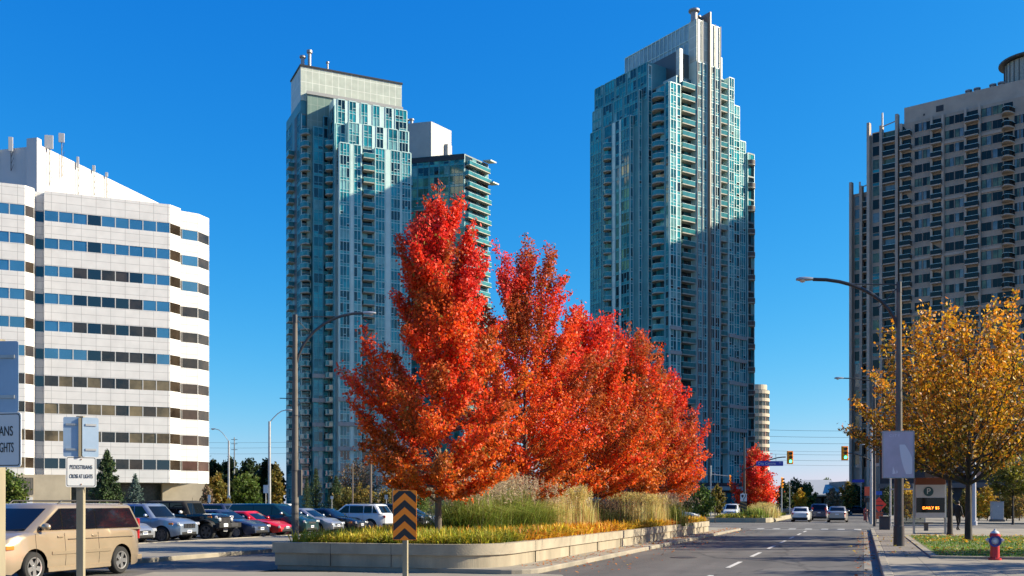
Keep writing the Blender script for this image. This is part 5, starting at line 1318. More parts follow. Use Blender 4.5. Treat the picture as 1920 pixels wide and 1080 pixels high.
parked(40.0, 'black wagon seen between chevron sign and maple trunk', 'car', P_black, SUVS, L=4.6)
parked(42.8, 'silver sedan low behind the planter grass by the maple trunk', 'car', P_silver, SEDAN)
# second row deeper in the lot
for k, (a, pm, spec, lab) in enumerate(((33.0, P_blue, VAN, 'blue minivan in the second row behind the silver compact'), (41.0, P_white, SUVS, 'white wagon in the second row behind the white sport wagon'), (9.0, P_grey, SUVS, 'grey wagon parked behind the gold minivan'), (18.0, P_char, SEDAN, 'charcoal sedan in the second row behind the silver blue wagon'))):
    sp = dict(spec)
    car('parked_car', lab, 'car' if spec is not VAN else 'van', 'cars in the second row of the lot', rc(a, -33.5), hd_n + PI, pm, **sp)
# black soft-top off-roader, built with its own fenders
jp = car('off_road_vehicle', 'black soft top off road vehicle with round lamps and slotted grille', 'car', PK, rc(17.35, -20.65 - 2.2), hd_n, P_black, L=4.1, Wd=1.56, H=1.86, zc=.42, wb=2.95, fo=.52, r=.41, znose=1.14, zcowl=1.22, zbelt=1.22, zdeck=1.22, ztail=1.2, xw0=.55, xw1=.28, xr1=-1.9, xr0=-2.02, splits=(-.55, -1.3), grille='none', tail='tall', w1f=.86, spokes=5, rim=m_rimd, roofm=mat('soft_top_canvas', (0.018, 0.017, 0.017), .9), mirror=P_white, rake=.3)
mb = MB(); mb.box(2.02, 2.07, -.52, .52, .78, 1.10, P_black)
for k in range(7): mb.box(2.07, 2.085, -.33 + .1 * k - .03, -.33 + .1 * k + .03, .80, 1.06, m_rimd)
mb.build('slotted_grille', jp)
for s in (1, -1):
    mb = MB(); mb.lathe([(0, .03), (.085, .02), (.10, 0), (.10, -.05)], m_lamp, 16, Matrix.Translation((2.08, s * .46, .97)) @ Matrix.Rotation(R(90), 4, 'Y')); mb.build('round_headlight', jp, smooth=50)
    for xa in (1.53, -1.42):
        mb = MB(); pts = [(xa + .55 * math.cos(R(a_)), .43 + .52 * math.sin(R(a_))) for a_ in range(15, 171, 15)]
        for (xa_, za), (xb_, zb_) in zip(pts[:-1], pts[1:]):
            y0, y1 = s * .70, s * .97; mb.mesh([(xa_, y0, za), (xb_, y0, zb_), (xb_, y1, zb_), (xa_, y1, za), (xa_, y0, za + .05), (xb_, y0, zb_ + .05), (xb_, y1, zb_ + .03), (xa_, y1, za + .03)], [(0,1,2,3),(4,7,6,5),(3,2,6,7),(0,4,5,1)], m_black)
        mb.build('fender_flare', jp)
mb = MB(); mb.box(2.12, 2.34, -.86, .86, .60, .82, m_black); mb.box(2.34, 2.355, .05, .60, .64, .79, m_rimd); mb.build('front_bumper', jp, bevel=.03)
mb = MB(); mb.box(2.345, 2.36, -.55, -.22, .64, .80, m_plate); mb.build('licence_plate', jp)
mb = MB(); mb.box(2.0, 2.2, -.5, .5, .62, .78, m_black); mb.build('bumper_bracket', jp)
mb = MB(); mb.tube([(.75, -.72, 1.2), (.75, -.72, 2.0)], .008, m_black, 4); mb.build('aerial', jp)
# yellow striped taxi at the left edge
tx = car('taxi', 'grey taxi with a yellow stripe at the left edge behind the gold minivan', 'car', None, rc(11.5, -29.0), hd_n + PI, P_grey, **VAN)
mb = MB()
for s in (1, -1): mb.box(-2.2, 1.4, s * .845 - .02, s * .845 + .03, 1.43, 1.50, mat('taxi_yellow', (0.7, 0.42, 0.02), .5))
mb.build('yellow_stripe', tx)
# traffic beyond the junction: heading away on our side of the road
TG = 'cars driving away beyond the junction'
def away(px, Y, lab, pm, spec, cat='car', d=None, name='car', **kw):
    sp = dict(spec); sp.update(kw); return car(name, lab, cat, TG if d is None else None, (gx(px, Y), Y, 0.0), hd_e if d is None else d, pm, **sp)
away(1503, 98, 'white sedan driving away in the left lane beyond the junction', P_white, SEDAN)
away(1538, 106, 'dark blue minivan driving away between the white sedan and the silver sedan', P_blue, VAN, 'van', name='minivan')
away(1571, 95, 'big silver sedan with red tail lights driving away in the right lane', P_beige, SEDAN, L=4.9, Wd=1.86, H=1.5, zdeck=1.03, ztail=.98)
away(1495, 190, 'maroon wagon far beyond the white sedan', P_maroon, SUVS, L=4.6, Wd=1.85)
away(1471, 175, 'grey sedan crossing far behind the low planter', P_grey, SEDAN, d=R(5))
away(1606, 160, 'dark sedan crossing the road end at the right', P_char, SEDAN, d=R(0), L=4.8)
away(1373, 118, 'white oncoming car left of the low planter across the junction', P_white, SUVS, d=hd_e + PI)
away(1268, 96, 'white car peeping over the far end of the long planter', P_white, SEDAN, d=hd_n)
away(1290, 150, 'dark sedan crossing in front of the right tower entrance', P_char, SEDAN, d=R(10))
# ------------------------------------------------------------------ street furniture
m_conc = mat('pole_concrete', (0.16, 0.14, 0.118), 0.85, var=0.15, scale=2.0, bump=0.15, bscale=30)
m_pdark = mat('pole_dark', (0.035, 0.037, 0.042), 0.45, var=0.2)
m_alu = mat('aluminium', (0.46, 0.47, 0.47), 0.45, 0.6, var=0.1)
m_wood = mat('post_wood', (0.34, 0.29, 0.19), 0.85, var=0.2, scale=3, stretch=(1, 1, .15))
m_signw = mat('sign_white', (0.74, 0.74, 0.72), 0.45)
m_signb = mat('sign_black', (0.014, 0.014, 0.016), 0.5)
m_signback = mat('sign_back', (0.36, 0.48, 0.62), 0.4, 0.3, var=0.08, scale=2)
m_signy = mat('sign_orange', (1.25, 0.30, 0.0), 0.5)
m_blue = mat('sign_blue', (0.02, 0.045, 0.42), 0.4)
m_rust = mat('rust', (0.22, 0.09, 0.03), 0.9, var=.3)
m_sigy = mat('signal_yellow', (1.25, 0.44, 0.0), 0.45)
def rrect(w, h, r, n=5):
    pts = []
    for cx, cy, a0 in ((w/2-r, h/2-r, 0), (-w/2+r, h/2-r, 90), (-w/2+r, -h/2+r, 180), (w/2-r, -h/2+r, 270)):
        for k in range(n + 1): t = R(a0 + 90 * k / n); pts.append((cx + r * math.cos(t), cy + r * math.sin(t)))
    return pts
def plate(mb, w, h, r, y0, y1, m, cx=0, cz=0, mback=None):
    p = rrect(w, h, r); n = len(p)
    vs = [(cx + x, y0, cz + z) for x, z in p] + [(cx + x, y1, cz + z) for x, z in p]
    mb.mesh(vs[:n], [tuple(range(n))], mback or m); mb.mesh(vs[n:], [tuple(reversed(range(n)))], m); mb.mesh(vs, [(i, n + i, n + (i + 1) % n, (i + 1) % n) for i in range(n)], m)
def square_post(mb, w, z0, z1, m, x=0, y=0): mb.box(x - w/2, x + w/2, y - w/2, y + w/2, z0, z1, m)
# pedestrian signs on wooden posts (front faces look back at the road, i.e. along local -y)
def ped_sign(label, X, Y, rz, zt, pw, ph, zc_, back_z, back_w, back_h):
    t = empty('road_sign', (X, Y, 0), rz, label, 'road sign', 'signs telling pedestrians to cross at the lights')
    mb = MB(); square_post(mb, 0.125, -0.1, zt, m_wood); po = mb.build('post', t, bevel=.008); po.rotation_euler = (0, 0, R(-46) if X > -3 else R(-20))
    mb = MB(); plate(mb, pw, ph, .035, -.0935, -.102, m_signw, 0, zc_, m_signback); p = mb.build('sign_plate', t)
    mb = MB(); pr = rrect(pw - .03, ph - .03, .03); pi_ = rrect(pw - .05, ph - .05, .025); n = len(pr)
    mb.mesh([(x, -.1032, zc_ + z) for x, z in pr] + [(x, -.1032, zc_ + z) for x, z in pi_], [(i, (i + 1) % n, n + (i + 1) % n, n + i) for i in range(n)], m_signb)
    for z in (ph / 2 - .05, -ph / 2 + .05): mb.lathe([(0, 0), (.012, 0), (.012, .006), (0, .006)], m_rust, 8, Matrix.Translation((0, -.104, zc_ + z)) @ Matrix.Rotation(R(90), 4, 'X'))
    mb.build('sign_border', p)
    text('PEDESTRIANS', pw * .20, m_signb, p, 'lettering', (0, -.1025, zc_ + ph * .15), (R(90), 0, 0), sx=.61)
    text('CROSS AT LIGHTS', pw * .20, m_signb, p, 'lettering', (0, -.1025, zc_ - ph * .15), (R(90), 0, 0), sx=.47)
    for s in (1, -1):
        mb = MB(); q = back_w / 2
        M = Matrix.Translation((s * .012, -.075, back_z)) @ Matrix.Rotation(s * R(10), 4, 'Z')
        pts = rrect(q, back_h, .03); vs = [M @ Vector((s * q / 2 + x, -.03, z)) for x, z in pts] + [M @ Vector((s * q / 2 + x, -.036, z)) for x, z in pts]; n = len(pts)
        mb.mesh(vs, [tuple(range(n)), tuple(reversed(range(n, 2 * n)))] + [(i, n + i, n + (i + 1) % n, (i + 1) % n) for i in range(n)], m_signback)
        sbk = mb.build('sign_back', t)
        for dz in (-.22, .22): mb = MB(); mb.box(.05, q - .04, -.052, -.037, dz + back_z - .018, dz + back_z + .018, m_alu, Matrix.Translation((s * .012, -.075 + .0, 0)) @ Matrix.Rotation(s * R(10), 4, 'Z') @ Matrix.Diagonal((s, 1, 1, 1))); mb.build('bracket', sbk)
    mb = MB(); mb.box(-.045, .0, -.135, -.0885, back_z - back_h * .5, back_z + back_h * .48, m_wood); mb.build('spacer', t)
    return t
ped_sign('wooden post sign reading pedestrians cross at lights, in front of the gold minivan', gx(151, 18), 18, R(26), 3.26, .50, .54, gz(885, 18), gz(820, 18), .55, .70)
ped_sign('dark sign at the left picture edge ending in IANS and IGHTS', gx(-6, 11.2), 11.2, R(-12), 3.52, .76, .60, gz(826, 11.2), gz(712, 11.2) + .02, .60, .78)
# chevron object marker
t = empty('chevron_sign', (gx(760, 23.4), 23.4, 0.0), R(-8), 'black and orange chevron marker on a wooden post before the planter', 'road sign')
mb = MB(); square_post(mb, .115, -.1, 2.02, m_wood); mb.build('post', t, bevel=.008)
cz = gz(966, 23.4); cw, ch = .56, 1.15
mb = MB(); plate(mb, cw, ch, .03, -.062, -.07, m_signy, 0, cz, m_signback); cp = mb.build('sign_plate', t)
mb = MB(); st = ch / 3.0
def clip_poly(poly, zlo, zhi):
    def cut(p, keep, zc_):
        out = []
        for i in range(len(p)):
            a, b_ = p[i], p[(i + 1) % len(p)]
            if keep(a[1]): out.append(a)
            if keep(a[1]) != keep(b_[1]): f = (zc_ - a[1]) / (b_[1] - a[1]); out.append((a[0] + f * (b_[0] - a[0]), zc_))
        return out
    p = cut(poly, lambda z: z >= zlo, zlo); return cut(p, lambda z: z <= zhi, zhi) if p else p
hw_ = cw / 2 - .012; rise = .235; bw = .165
for k in range(-1, 5):
    for s in (1, -1):
        z0 = -ch / 2 - .12 + k * .325
        poly = [(0, z0 + rise), (0, z0 + rise + bw), (s * hw_, z0 + bw), (s * hw_, z0)]
        q = clip_poly(poly, -ch / 2 + .015, ch / 2 - .015)
        if len(q) > 2: mb.face([(x, -.0725, cz + z) for x, z in (q if s > 0 else q[::-1])], m_signb)
mb.build('chevron', cp)
# lamp posts
def lamp_post(label, px, Y, ztop, arm, adir, mt, rb, rt, kind='bow', group='street lamps', head=None, zb=0.12, headL=.62, lower=None, drop=2.0):
    x = gx(px, Y); t = empty('street_lamp', (x, Y, zb), 0, label, 'street lamp', group); h = ztop - zb
    mb = MB(); mb.tube([(0, 0, -.1), (0, 0, h * .5), (0, 0, h)], [rb, (rb + rt) / 2, rt], mt, 12)
    if lower: mb.tube([(0, 0, 0), (0, 0, .75), (0, 0, .78)], [rb * 1.35, rb * 1.3, rb * 1.02], lower, 12)
    mb.build('pole', t, smooth=40)
    d = Vector((adir[0], adir[1], 0)).normalized(); mb = MB()
    if kind == 'bow':
        pts = [Vector((0, 0, h - drop)), ]
        for k in range(1, 11):
            f = k / 10; pts.append(d * (arm * (1 - math.cos(f * PI / 2)) ** 1.0) + Vector((0, 0, h - drop + (drop + .22) * math.sin(f * PI / 2))))
        pts[0] = Vector((0, 0, h - drop - .1))
        mb.tube(pts, .068, m_pdark, 7)
        mb.tube([Vector((0, 0, h - .05)), d * arm * .58 + Vector((0, 0, h + .02))], .025, m_pdark, 5)
        mb.tube([Vector((0, 0, h - .1)), d * arm * .24 + Vector((0, 0, h - .92))], .02, m_pdark, 5)
        mb.tube([Vector((0, 0, h - .35)), Vector((0, 0, h + .05))], rt * 1.15, m_pdark, 8)
        end = d * arm + Vector((0, 0, h + .22)); dd = d
    else:
        pts = [Vector((0, 0, h - .1))] + [d * (arm * f) + Vector((0, 0, h - .1 + kind * math.sin(f * PI / 2))) for f in (.25, .5, .75, 1)]
        mb.tube(pts, .045, mt, 6); end = d * arm + Vector((0, 0, h - .1 + kind)); dd = d
    mb.build('arm', t, smooth=50)
    mb = MB(); a = math.atan2(d.y, d.x)
    M = Matrix.Translation(end) @ Matrix.Rotation(a, 4, 'Z')
    L_ = headL; prof = [(-.05, .05, .05), (.12 * L_, .085, .075), (.45 * L_, .125, .09), (.8 * L_, .13, .085), (1.0 * L_, .07, .05)]
    vs = []; n = 10
    for x_, ry, rz in prof:
        for k in range(n): q = 2 * PI * k / n; vs.append(M @ Vector((x_, ry * math.cos(q), rz * math.sin(q) * (1.15 if math.sin(q) > 0 else .6))))
    fs = [(i*n+k, i*n+(k+1)%n, (i+1)*n+(k+1)%n, (i+1)*n+k) for i in range(4) for k in range(n)] + [tuple(range(n)), tuple(range(4*n, 5*n))]
    mb.mesh(vs, fs, m_alu); hd = mb.build('lamp_head', t, smooth=60)
    mb = MB(); mb.lathe([(0, -.11), (.08, -.085), (.115, -.03), (.115, 0)], mat('lamp_lens', (.62, .60, .55), .25), 12, M @ Matrix.Translation((.62 * L_, 0, -.01))); mb.build('lens', hd, smooth=60)
    return t
lp = lamp_post('concrete lamp post with curved arm on the boulevard behind the planter', 553, 49.5, gz(592, 49.5), 3.3, (1, .15), m_conc, .18, .11, drop=2.9)
mb = MB()
for z in (1.1, 1.55, 1.62, 3.2, 5.9): mb.tube([(0, 0, z - .02), (0, 0, z + .02)], .185 - z * .005, m_pdark, 12)
mb.build('strap', lp)
mb = MB(); mb.box(.12, .34, -.08, .08, 2.0, 3.25, m_conc); mb.build('control_box', lp, bevel=.02)
mb = MB(); mb.tube([(-.75, 0, 6.75), (.75, 0, 6.72)], .022, m_pdark, 5); mb.build('banner_arm', lp)
mb = MB(); mb.tube([(.1, 0, 4.4), (.85, 0, 4.2)], .022, m_pdark, 5); mb.build('banner_arm', lp)
lq = lamp_post('tall lamp post at the right kerb carrying the pale lavender banner', 1686, 38, gz(531, 38), 3.15, (-1, .1), m_conc, .15, .085, lower=m_pdark)
mb = MB(); mb.tube([(0, 0, 0), (0, 0, 3.1)], .165, m_pdark, 12); mb.build('sleeve', lq, smooth=40)
# banner with a pale drifting figure shape
t = empty('banner', (gx(1684.5, 37.7), 37.7, gz(895, 37.7)), R(-4), 'lavender grey banner panel with a pale sweeping shape on the lamp post', 'banner')
bw_, bh_ = 1.10, 1.70
m_ban = mat('banner_lavender', (0.66, 0.54, 0.62), .6, var=.08, scale=1.5); m_banp = mat('banner_pale', (0.95, 0.86, 0.90), .6)
mb = MB(); mb.box(-bw_/2, bw_/2, -.03, .03, 0, bh_, m_ban); p = mb.build('panel', t)
mb = MB(); mb.box(-bw_/2 - .03, -bw_/2, -.045, .045, -.03, bh_ + .03, m_alu); mb.box(bw_/2, bw_/2 + .03, -.045, .045, -.03, bh_ + .03, m_alu); mb.box(-bw_/2, bw_/2, -.045, .045, -.03, 0, m_alu); mb.box(-bw_/2, bw_/2, -.045, .045, bh_, bh_ + .03, m_alu); mb.build('frame', t)
mb = MB(); L_, R_ = [], []
for k in range(13):
    f = k / 12; xx = .12 + .12 * math.sin(f * 3.0) + .26 * (1 - f) ** 2; wd = .10 + .10 * math.sin(f * PI); z = .12 + f * 1.1
    L_.append((xx - wd, -.034, z)); R_.append((min(.5, xx + wd), -.034, z))
for k in range(12): mb.face([L_[k], R_[k], R_[k + 1], L_[k + 1]], m_banp)
mb.build('pale_shape', p)
mb = MB(); mb.face([(-.22, -.034, .12), (-.10, -.034, .14), (-.20, -.034, .42)], m_banp); mb.face([(-.08, -.034, .14), (-.02, -.034, .18), (-.06, -.034, .30)], m_banp); mb.build('emblem', p)
text('C I T Y', .13, m_banp, p, 'lettering', (-.14, -.034, 1.55))
# parking sign
t = empty('parking_sign', (gx(1743.5, 53.5), 53.5, .12), R(-7), 'parking sign with a white P on a dark disc and an orange price display', 'sign')
sw = 1.50; z0 = gz(971, 53.5) - .12; z1 = gz(896, 53.5) - .12
mb = MB(); mb.box(-sw/2, sw/2, -.16, .16, z0, z1 - .36, mat('sign_panel_grey', (.58, .57, .57), .5, var=.05)); p = mb.build('cabinet', t, bevel=.01)
mb = MB(); mb.box(-sw/2 - .01, sw/2 + .01, -.18, .18, z1 - .355, z1, mat('sign_top_rust', (.20, .055, .02), .6)); mb.build('top_band', t, bevel=.01)
for s in (1, -1):
    mb = MB(); mb.box(s * (sw/2 + .045) - .035, s * (sw/2 + .045) + .035, -.1, .1, 0, z1 - .3, m_alu); mb.build('leg', t)
mb = MB(); mb.box(-sw/2, sw/2, -.1, .1, -.02, .06, m_alu); mb.build('base_rail', t)
zd = z0 + .28; mb = MB(); mb.box(-sw/2 + .03, sw/2 - .03, -.175, -.161, zd, zd + .78, mat('display_black', (.008, .008, .009), .15)); dp = mb.build('display', t)
text('DAILY $5', .20, mat('led_orange', (.9, .25, .02), .5, emit=(1, .22, .02), estr=3.0), dp, 'led_text', (.02, -.178, zd + .24), sx=1.05)
mb = MB(); zc_ = z1 - .36 - .36; mb.lathe([(0, 0), (.25, 0), (.25, .02), (0, .02)], mat('disc_teal', (.02, .07, .085), .4), 32, Matrix.Translation((-.10, -.161, zc_)) @ Matrix.Rotation(R(90), 4, 'X')); dk = mb.build('disc', t)
text('P', .42, m_signw, dk, 'letter', (-.10, -.184, zc_))
# fire hydrant
m_hyd = mat('hydrant_red', (.58, .014, .025), .4, var=.15, scale=4); m_hw = mat('hydrant_white', (.66, .66, .66), .45); m_hb = mat('hydrant_blue', (.06, .07, .32), .45)
t = empty('fire_hydrant', (gx(1866, 28.6), 28.6, .12), R(-22), 'red fire hydrant with white cap and blue ring at the lawn edge', 'fire hydrant')
mb = MB(); mb.lathe([(0, 0), (.17, 0), (.17, .05), (.125, .06), (.12, .42), (.135, .43), (.135, .47), (.125, .48), (.125, .66), (.148, .67), (.148, .70), (.13, .715), (.122, .755)], m_hyd, 24); mb.build('barrel', t, smooth=35)
mb = MB(); mb.lathe([(.122, .755), (.09, .80), (.05, .825), (.03, .835), (.03, .88), (0, .88)], m_hw, 20); mb.build('cap', t, smooth=45)
mb = MB(); mb.lathe([(0, .20), (.055, .20), (.06, .155), (.10, .15), (.10, .0)], m_hw, 8, Matrix.Translation((0, 0, .54)) @ Matrix.Rotation(R(90), 4, 'X')); nz = mb.build('nozzle', t, smooth=30)
mb = MB(); mb.lathe([(.165, .175), (.165, .135), (.09, .13), (.09, .18)], m_hb, 24, Matrix.Translation((0, 0, .54)) @ Matrix.Rotation(R(90), 4, 'X')); mb.build('blue_ring', nz, smooth=40)
for s in (1, -1):
    mb = MB(); mb.lathe([(0, .24), (.03, .24), (.03, .2), (.062, .2), (.062, .1)], m_hw, 10, Matrix.Translation((0, 0, .56)) @ Matrix.Rotation(s * R(90), 4, 'Y')); mb.build('nozzle', t, smooth=30)
mb = MB()
for k in range(8): mb.lathe([(0, .075), (.014, .075), (.014, .045), (0, .045)], m_pdark, 6, Matrix.Translation((.15 * math.cos(k * PI / 4), .15 * math.sin(k * PI / 4), 0)))
mb.build('bolt', t)
# traffic lights
LIT = mat('signal_green', (.03, .6, .25), .3, emit=(.05, 1.0, .35), estr=4.0); m_lens = mat('signal_lens_off', (.05, .02, .012), .25); m_lensr = mat('signal_lens_red', (.06, .008, .006), .2)
def signal_head(parent, x, y, z, rz=0.0, s=1.0, lit=True):
    M = Matrix.Translation((x, y, z)) @ Matrix.Rotation(rz, 4, 'Z')
    mb = MB(); mb.box(-.30 * s, .30 * s, -.02, .02, -.62 * s, .62 * s, m_sigy, M); mb.box(-.19 * s, .19 * s, -.16, -.02, -.54 * s, .54 * s, m_sigy, M); hd = mb.build('signal_head', parent, bevel=.015)
    for k, mm in ((.36, m_lensr), (0, m_lens), (-.36, LIT if lit else m_lens)):
        mb = MB(); mb.lathe([(0, .0), (.125 * s, 0), (.125 * s, -.03)], mm, 16, M @ Matrix.Translation((0, -.175, k * s)) @ Matrix.Rotation(R(90), 4, 'X')); ln = mb.build('lens', hd)
        mb = MB(); a = [(.145 * s * math.cos(R(q)), .145 * s * math.sin(R(q))) for q in range(-20, 201, 20)]
        for (xa, za), (xb, zb_) in zip(a[:-1], a[1:]): mb.mesh([M @ Vector(v) for v in ((xa, -.16, k * s + za), (xb, -.16, k * s + zb_), (xb, -.34, k * s + zb_), (xa, -.34, k * s + za))], [(0,1,2,3)], m_pdark)
        mb.build('visor', hd)
    return hd
Yl = 96.0; t = empty('traffic_light', (gx(1396, Yl), Yl, 0.0), 0, 'traffic light on a dark pole and curved arm above the small red tree', 'traffic light')
zA = gz(880, Yl); zP = gz(820, Yl); zE = gz(857, Yl); ax = (1473 - 1396) / F * Yl
mb = MB(); mb.tube([(0, 0, -.1), (0, 0, zP)], [.14, .08], m_pdark, 9); mb.build('pole', t, smooth=40)
mb = MB(); mb.tube([(0, -.05, zA)] + [(ax * f, -.1, zA + (zE - zA) * math.sin(f * PI / 2) ** 1.2) for f in (.2, .4, .6, .8, .92, 1)], .055, m_pdark, 7); mb.build('arm', t, smooth=50)
signal_head(t, ax + .38, -.2, zE - .05, 0, 1.0)
mb = MB(); mb.tube([(-.55, 0, zA - .45), (0, 0, zA)], .03, m_pdark, 5); mb.build('brace', t)
sb = empty('street_name_sign', (gx(1443.5, Yl - .35), Yl - .35, gz(869, Yl - .35)), 0, 'blue City Centre street name board hanging on the traffic light arm', 'street sign')
mb = MB(); plate(mb, 2.55, .46, .06, .02, -.02, m_blue); p = mb.build('board', sb)
text('City Centre', .36, m_signw, p, 'lettering', (-.28, -.024, 0), sx=.98); text('Dr', .20, m_signw, p, 'lettering', (1.0, -.024, .07))
mb = MB()
for s in (-.6, .6): mb.tube([(s, .02, .1), (s, .1, .75 + s * .2)], .02, m_pdark, 4)
mb.build('hanger', sb)
Yr = 84.0; xr_ = gx(1634, Yr); t = empty('traffic_light', (xr_, Yr, .12), 0, 'traffic light on an arm reaching out of the golden tree at the right', 'traffic light')
zE = gz(850, Yr) - .12; ax = gx(1590, Yr) - xr_
mb = MB(); mb.tube([(0, 0, -.1), (0, 0, zE + 2.2)], [.13, .09], m_alu, 9); mb.build('pole', t, smooth=40)
mb = MB(); mb.tube([(0, -.05, zE - .6)] + [(ax * f, -.1, zE - .6 + .62 * math.sin(f * PI / 2)) for f in (.3, .6, .85, 1)], .05, m_pdark, 7); mb.build('arm', t, smooth=50)
mb = MB(); mb.tube([(ax * .2, -.1, zE - .6), (ax * .2, -.1, zE + .4)], .03, m_pdark, 5); mb.build('camera_stub', t)
signal_head(t, ax - .32, -.2, zE + .0, 0, .95)
Yb = 150.0; t = empty('traffic_light', (gx(1333, Yb), Yb, 0), 0, 'yellow traffic light seen edge on in front of the right tower entrance', 'traffic light')
mb = MB(); mb.tube([(0, 0, -.1), (0, 0, 7.4)], .11, m_alu, 8); mb.build('pole', t, smooth=40)
mb = MB(); mb.tube([(0, 0, gz(889, Yb)), ((1368 - 1333) / F * Yb, 0, gz(893, Yb))], .06, m_alu, 6); mb.build('arm', t)
signal_head(t, (1369 - 1333) / F * Yb, 0, gz(901, Yb), R(70), 1.3, False)
Yb = 140.0; t = empty('traffic_light', (gx(1466, Yb), Yb, 0), 0, 'yellow traffic light on a pale pole behind the low planter', 'traffic light')
mb = MB(); mb.tube([(0, 0, -.1), (0, 0, 5.0)], .09, m_alu, 8); mb.build('pole', t, smooth=40); signal_head(t, 0, -.12, gz(905, Yb), R(60), 1.2, False)
# keep-right sign with chevron board on the traffic light pole island
Yk = 94.6; t = empty('keep_right_sign', (gx(1394.5, Yk), Yk, 0), 0, 'white keep right sign above a slanted stripe board on the low planter', 'road sign')
mb = MB(); mb.tube([(-.05, .1, -.1), (-.05, .1, gz(924, Yk))], .05, m_alu, 7); mb.build('post', t)
mb = MB(); zk = gz(933, Yk); plate(mb, .60, .75, .05, .02, 0, m_signw, 0, zk); p = mb.build('plate', t)
mb = MB(); mb.lathe([(0, 0), (.11, 0), (.11, .01), (0, .01)], m_signb, 12, Matrix.Translation((-.1, -.004, zk + .16)) @ Matrix.Rotation(R(90), 4, 'X'))
mb.face([(-.22, -.006, zk + .16), (.02, -.006, zk + .16), (-.1, -.006, zk - .05)], m_signb)
for a, b_ in (((.17, .3), (.17, .1)), ((.17, .1), (.02, -.12)), ((.02, -.12), (.02, -.3))):
    v = Vector((b_[0] - a[0], 0, b_[1] - a[1])).normalized(); q = Vector((-v.z, 0, v.x)) * .035; A = Vector((a[0], -.006, zk + a[1])); B = Vector((b_[0], -.006, zk + b_[1])); mb.face([A - q, A + q, B + q, B - q], m_signb)
mb.build('arrow', p)
mb = MB(); zk2 = gz(950, Yk); mb.box(-.32, .32, 0, .03, zk2 - .5, zk2 + .5, m_signb); p = mb.build('stripe_board', t)
mb = MB()
for k in range(3): z = zk2 - .42 + .3 * k; mb.face([(-.3, -.004, z + .22), (-.3, -.004, z + .34), (.3, -.004, z + .12), (.3, -.004, z)], mat('stripe_tan', (.35, .2, .06), .6))
mb.build('stripe', p)
# construction and street name signs at the far right corner
m_dia = mat('sign_red_orange', (1.15, .055, .02), .45)
Yd = 90.0; t = empty('road_work_sign', (gx(1648.5, Yd), Yd, .12), 0, 'red orange diamond road work sign at the far right corner', 'road sign')
zd = gz(946, Yd) - .12
mb = MB(); s_ = .66; mb.prism([(s_, 0), (0, s_), (-s_, 0), (0, -s_)], -.02, .02, m_dia); p = mb.build('diamond', t); p.rotation_euler = (R(90), 0, 0); p.location = (0, 0, zd)
mb = MB(); mb.box(-.36, .36, -.06, -.02, -.34, -.24, m_pdark); mb.box(-.3, .3, -.06, -.03, .06, .10, mat('sign_dark_red', (.3, .02, .02), .5)); mb.build('symbol', t, loc=(0, 0, zd + .2))
for s in (1, -1):
    mb = MB(); mb.tube([(s * .22, 0, 0), (s * .2, 0, zd)], .03, m_pdark, 5); mb.build('leg', t)
mb = MB(); mb.box(-.36, .36, -.03, .03, .25, .85, mat('barrier_orange', (.5, .09, .03), .6)); mb.build('lower_board', t)
Yd = 112.0; t = empty('road_work_sign', (gx(1630, Yd), Yd, .12), 0, 'square orange red board behind the blue street name blade', 'road sign')
mb = MB(); zd = gz(921, Yd) - .12; mb.box(-.5, .5, -.02, .02, zd - .5, zd + .5, mat('board_orange', (.9, .12, .04), .55)); mb.build('board', t)
mb = MB(); mb.tube([(0, .05, 0), (0, .05, zd)], .04, m_pdark, 5); mb.build('post', t)
Yd = 90.5; t = empty('street_name_sign', (gx(1637, Yd), Yd, .12), 0, 'small blue street name blade on the pale pole at the far right corner', 'street sign')
mb = MB(); mb.box(-.12, .82, -.02, .02, gz(928, Yd) - .12, gz(921, Yd) - .12, mat('blade_blue', (.03, .12, .5), .45)); mb.build('blade', t)
mb = MB(); mb.tube([(0, .06, 0), (0, .06, gz(862, Yd))], .05, m_alu, 7); mb.build('post', t)
Yd = 190.0; t = empty('street_name_sign', (gx(1618, Yd), Yd, 0), 0, 'far blue street name board just left of the grey tower foot', 'street sign')
mb = MB(); mb.box(-2.0, .3, -.03, .03, gz(904.5, Yd), gz(899, Yd), m_blue); mb.build('board', t)
mb = MB(); mb.tube([(-.3, .06, 0), (-.3, .06, gz(890, Yd))], .07, m_alu, 6); mb.build('post', t)
# pedestrian signals (dark boxes on poles)
for px, Y, lab in ((1625, 89, 'dark pedestrian signal left of the red diamond sign'), (1632.5, 88, 'dark pedestrian signal on the pole touching the red diamond sign')):
    t = empty('pedestrian_signal', (gx(px, Y), Y, .12), 0, lab, 'pedestrian signal')
    mb = MB(); z = gz(937, Y) - .12; mb.box(-.17, .17, -.12, .12, z - .2, z + .2, m_signb); mb.build('housing', t, bevel=.02)
    mb = MB(); mb.tube([(0, 0, 0), (0, 0, z)], .055, m_pdark, 6); mb.build('post', t)
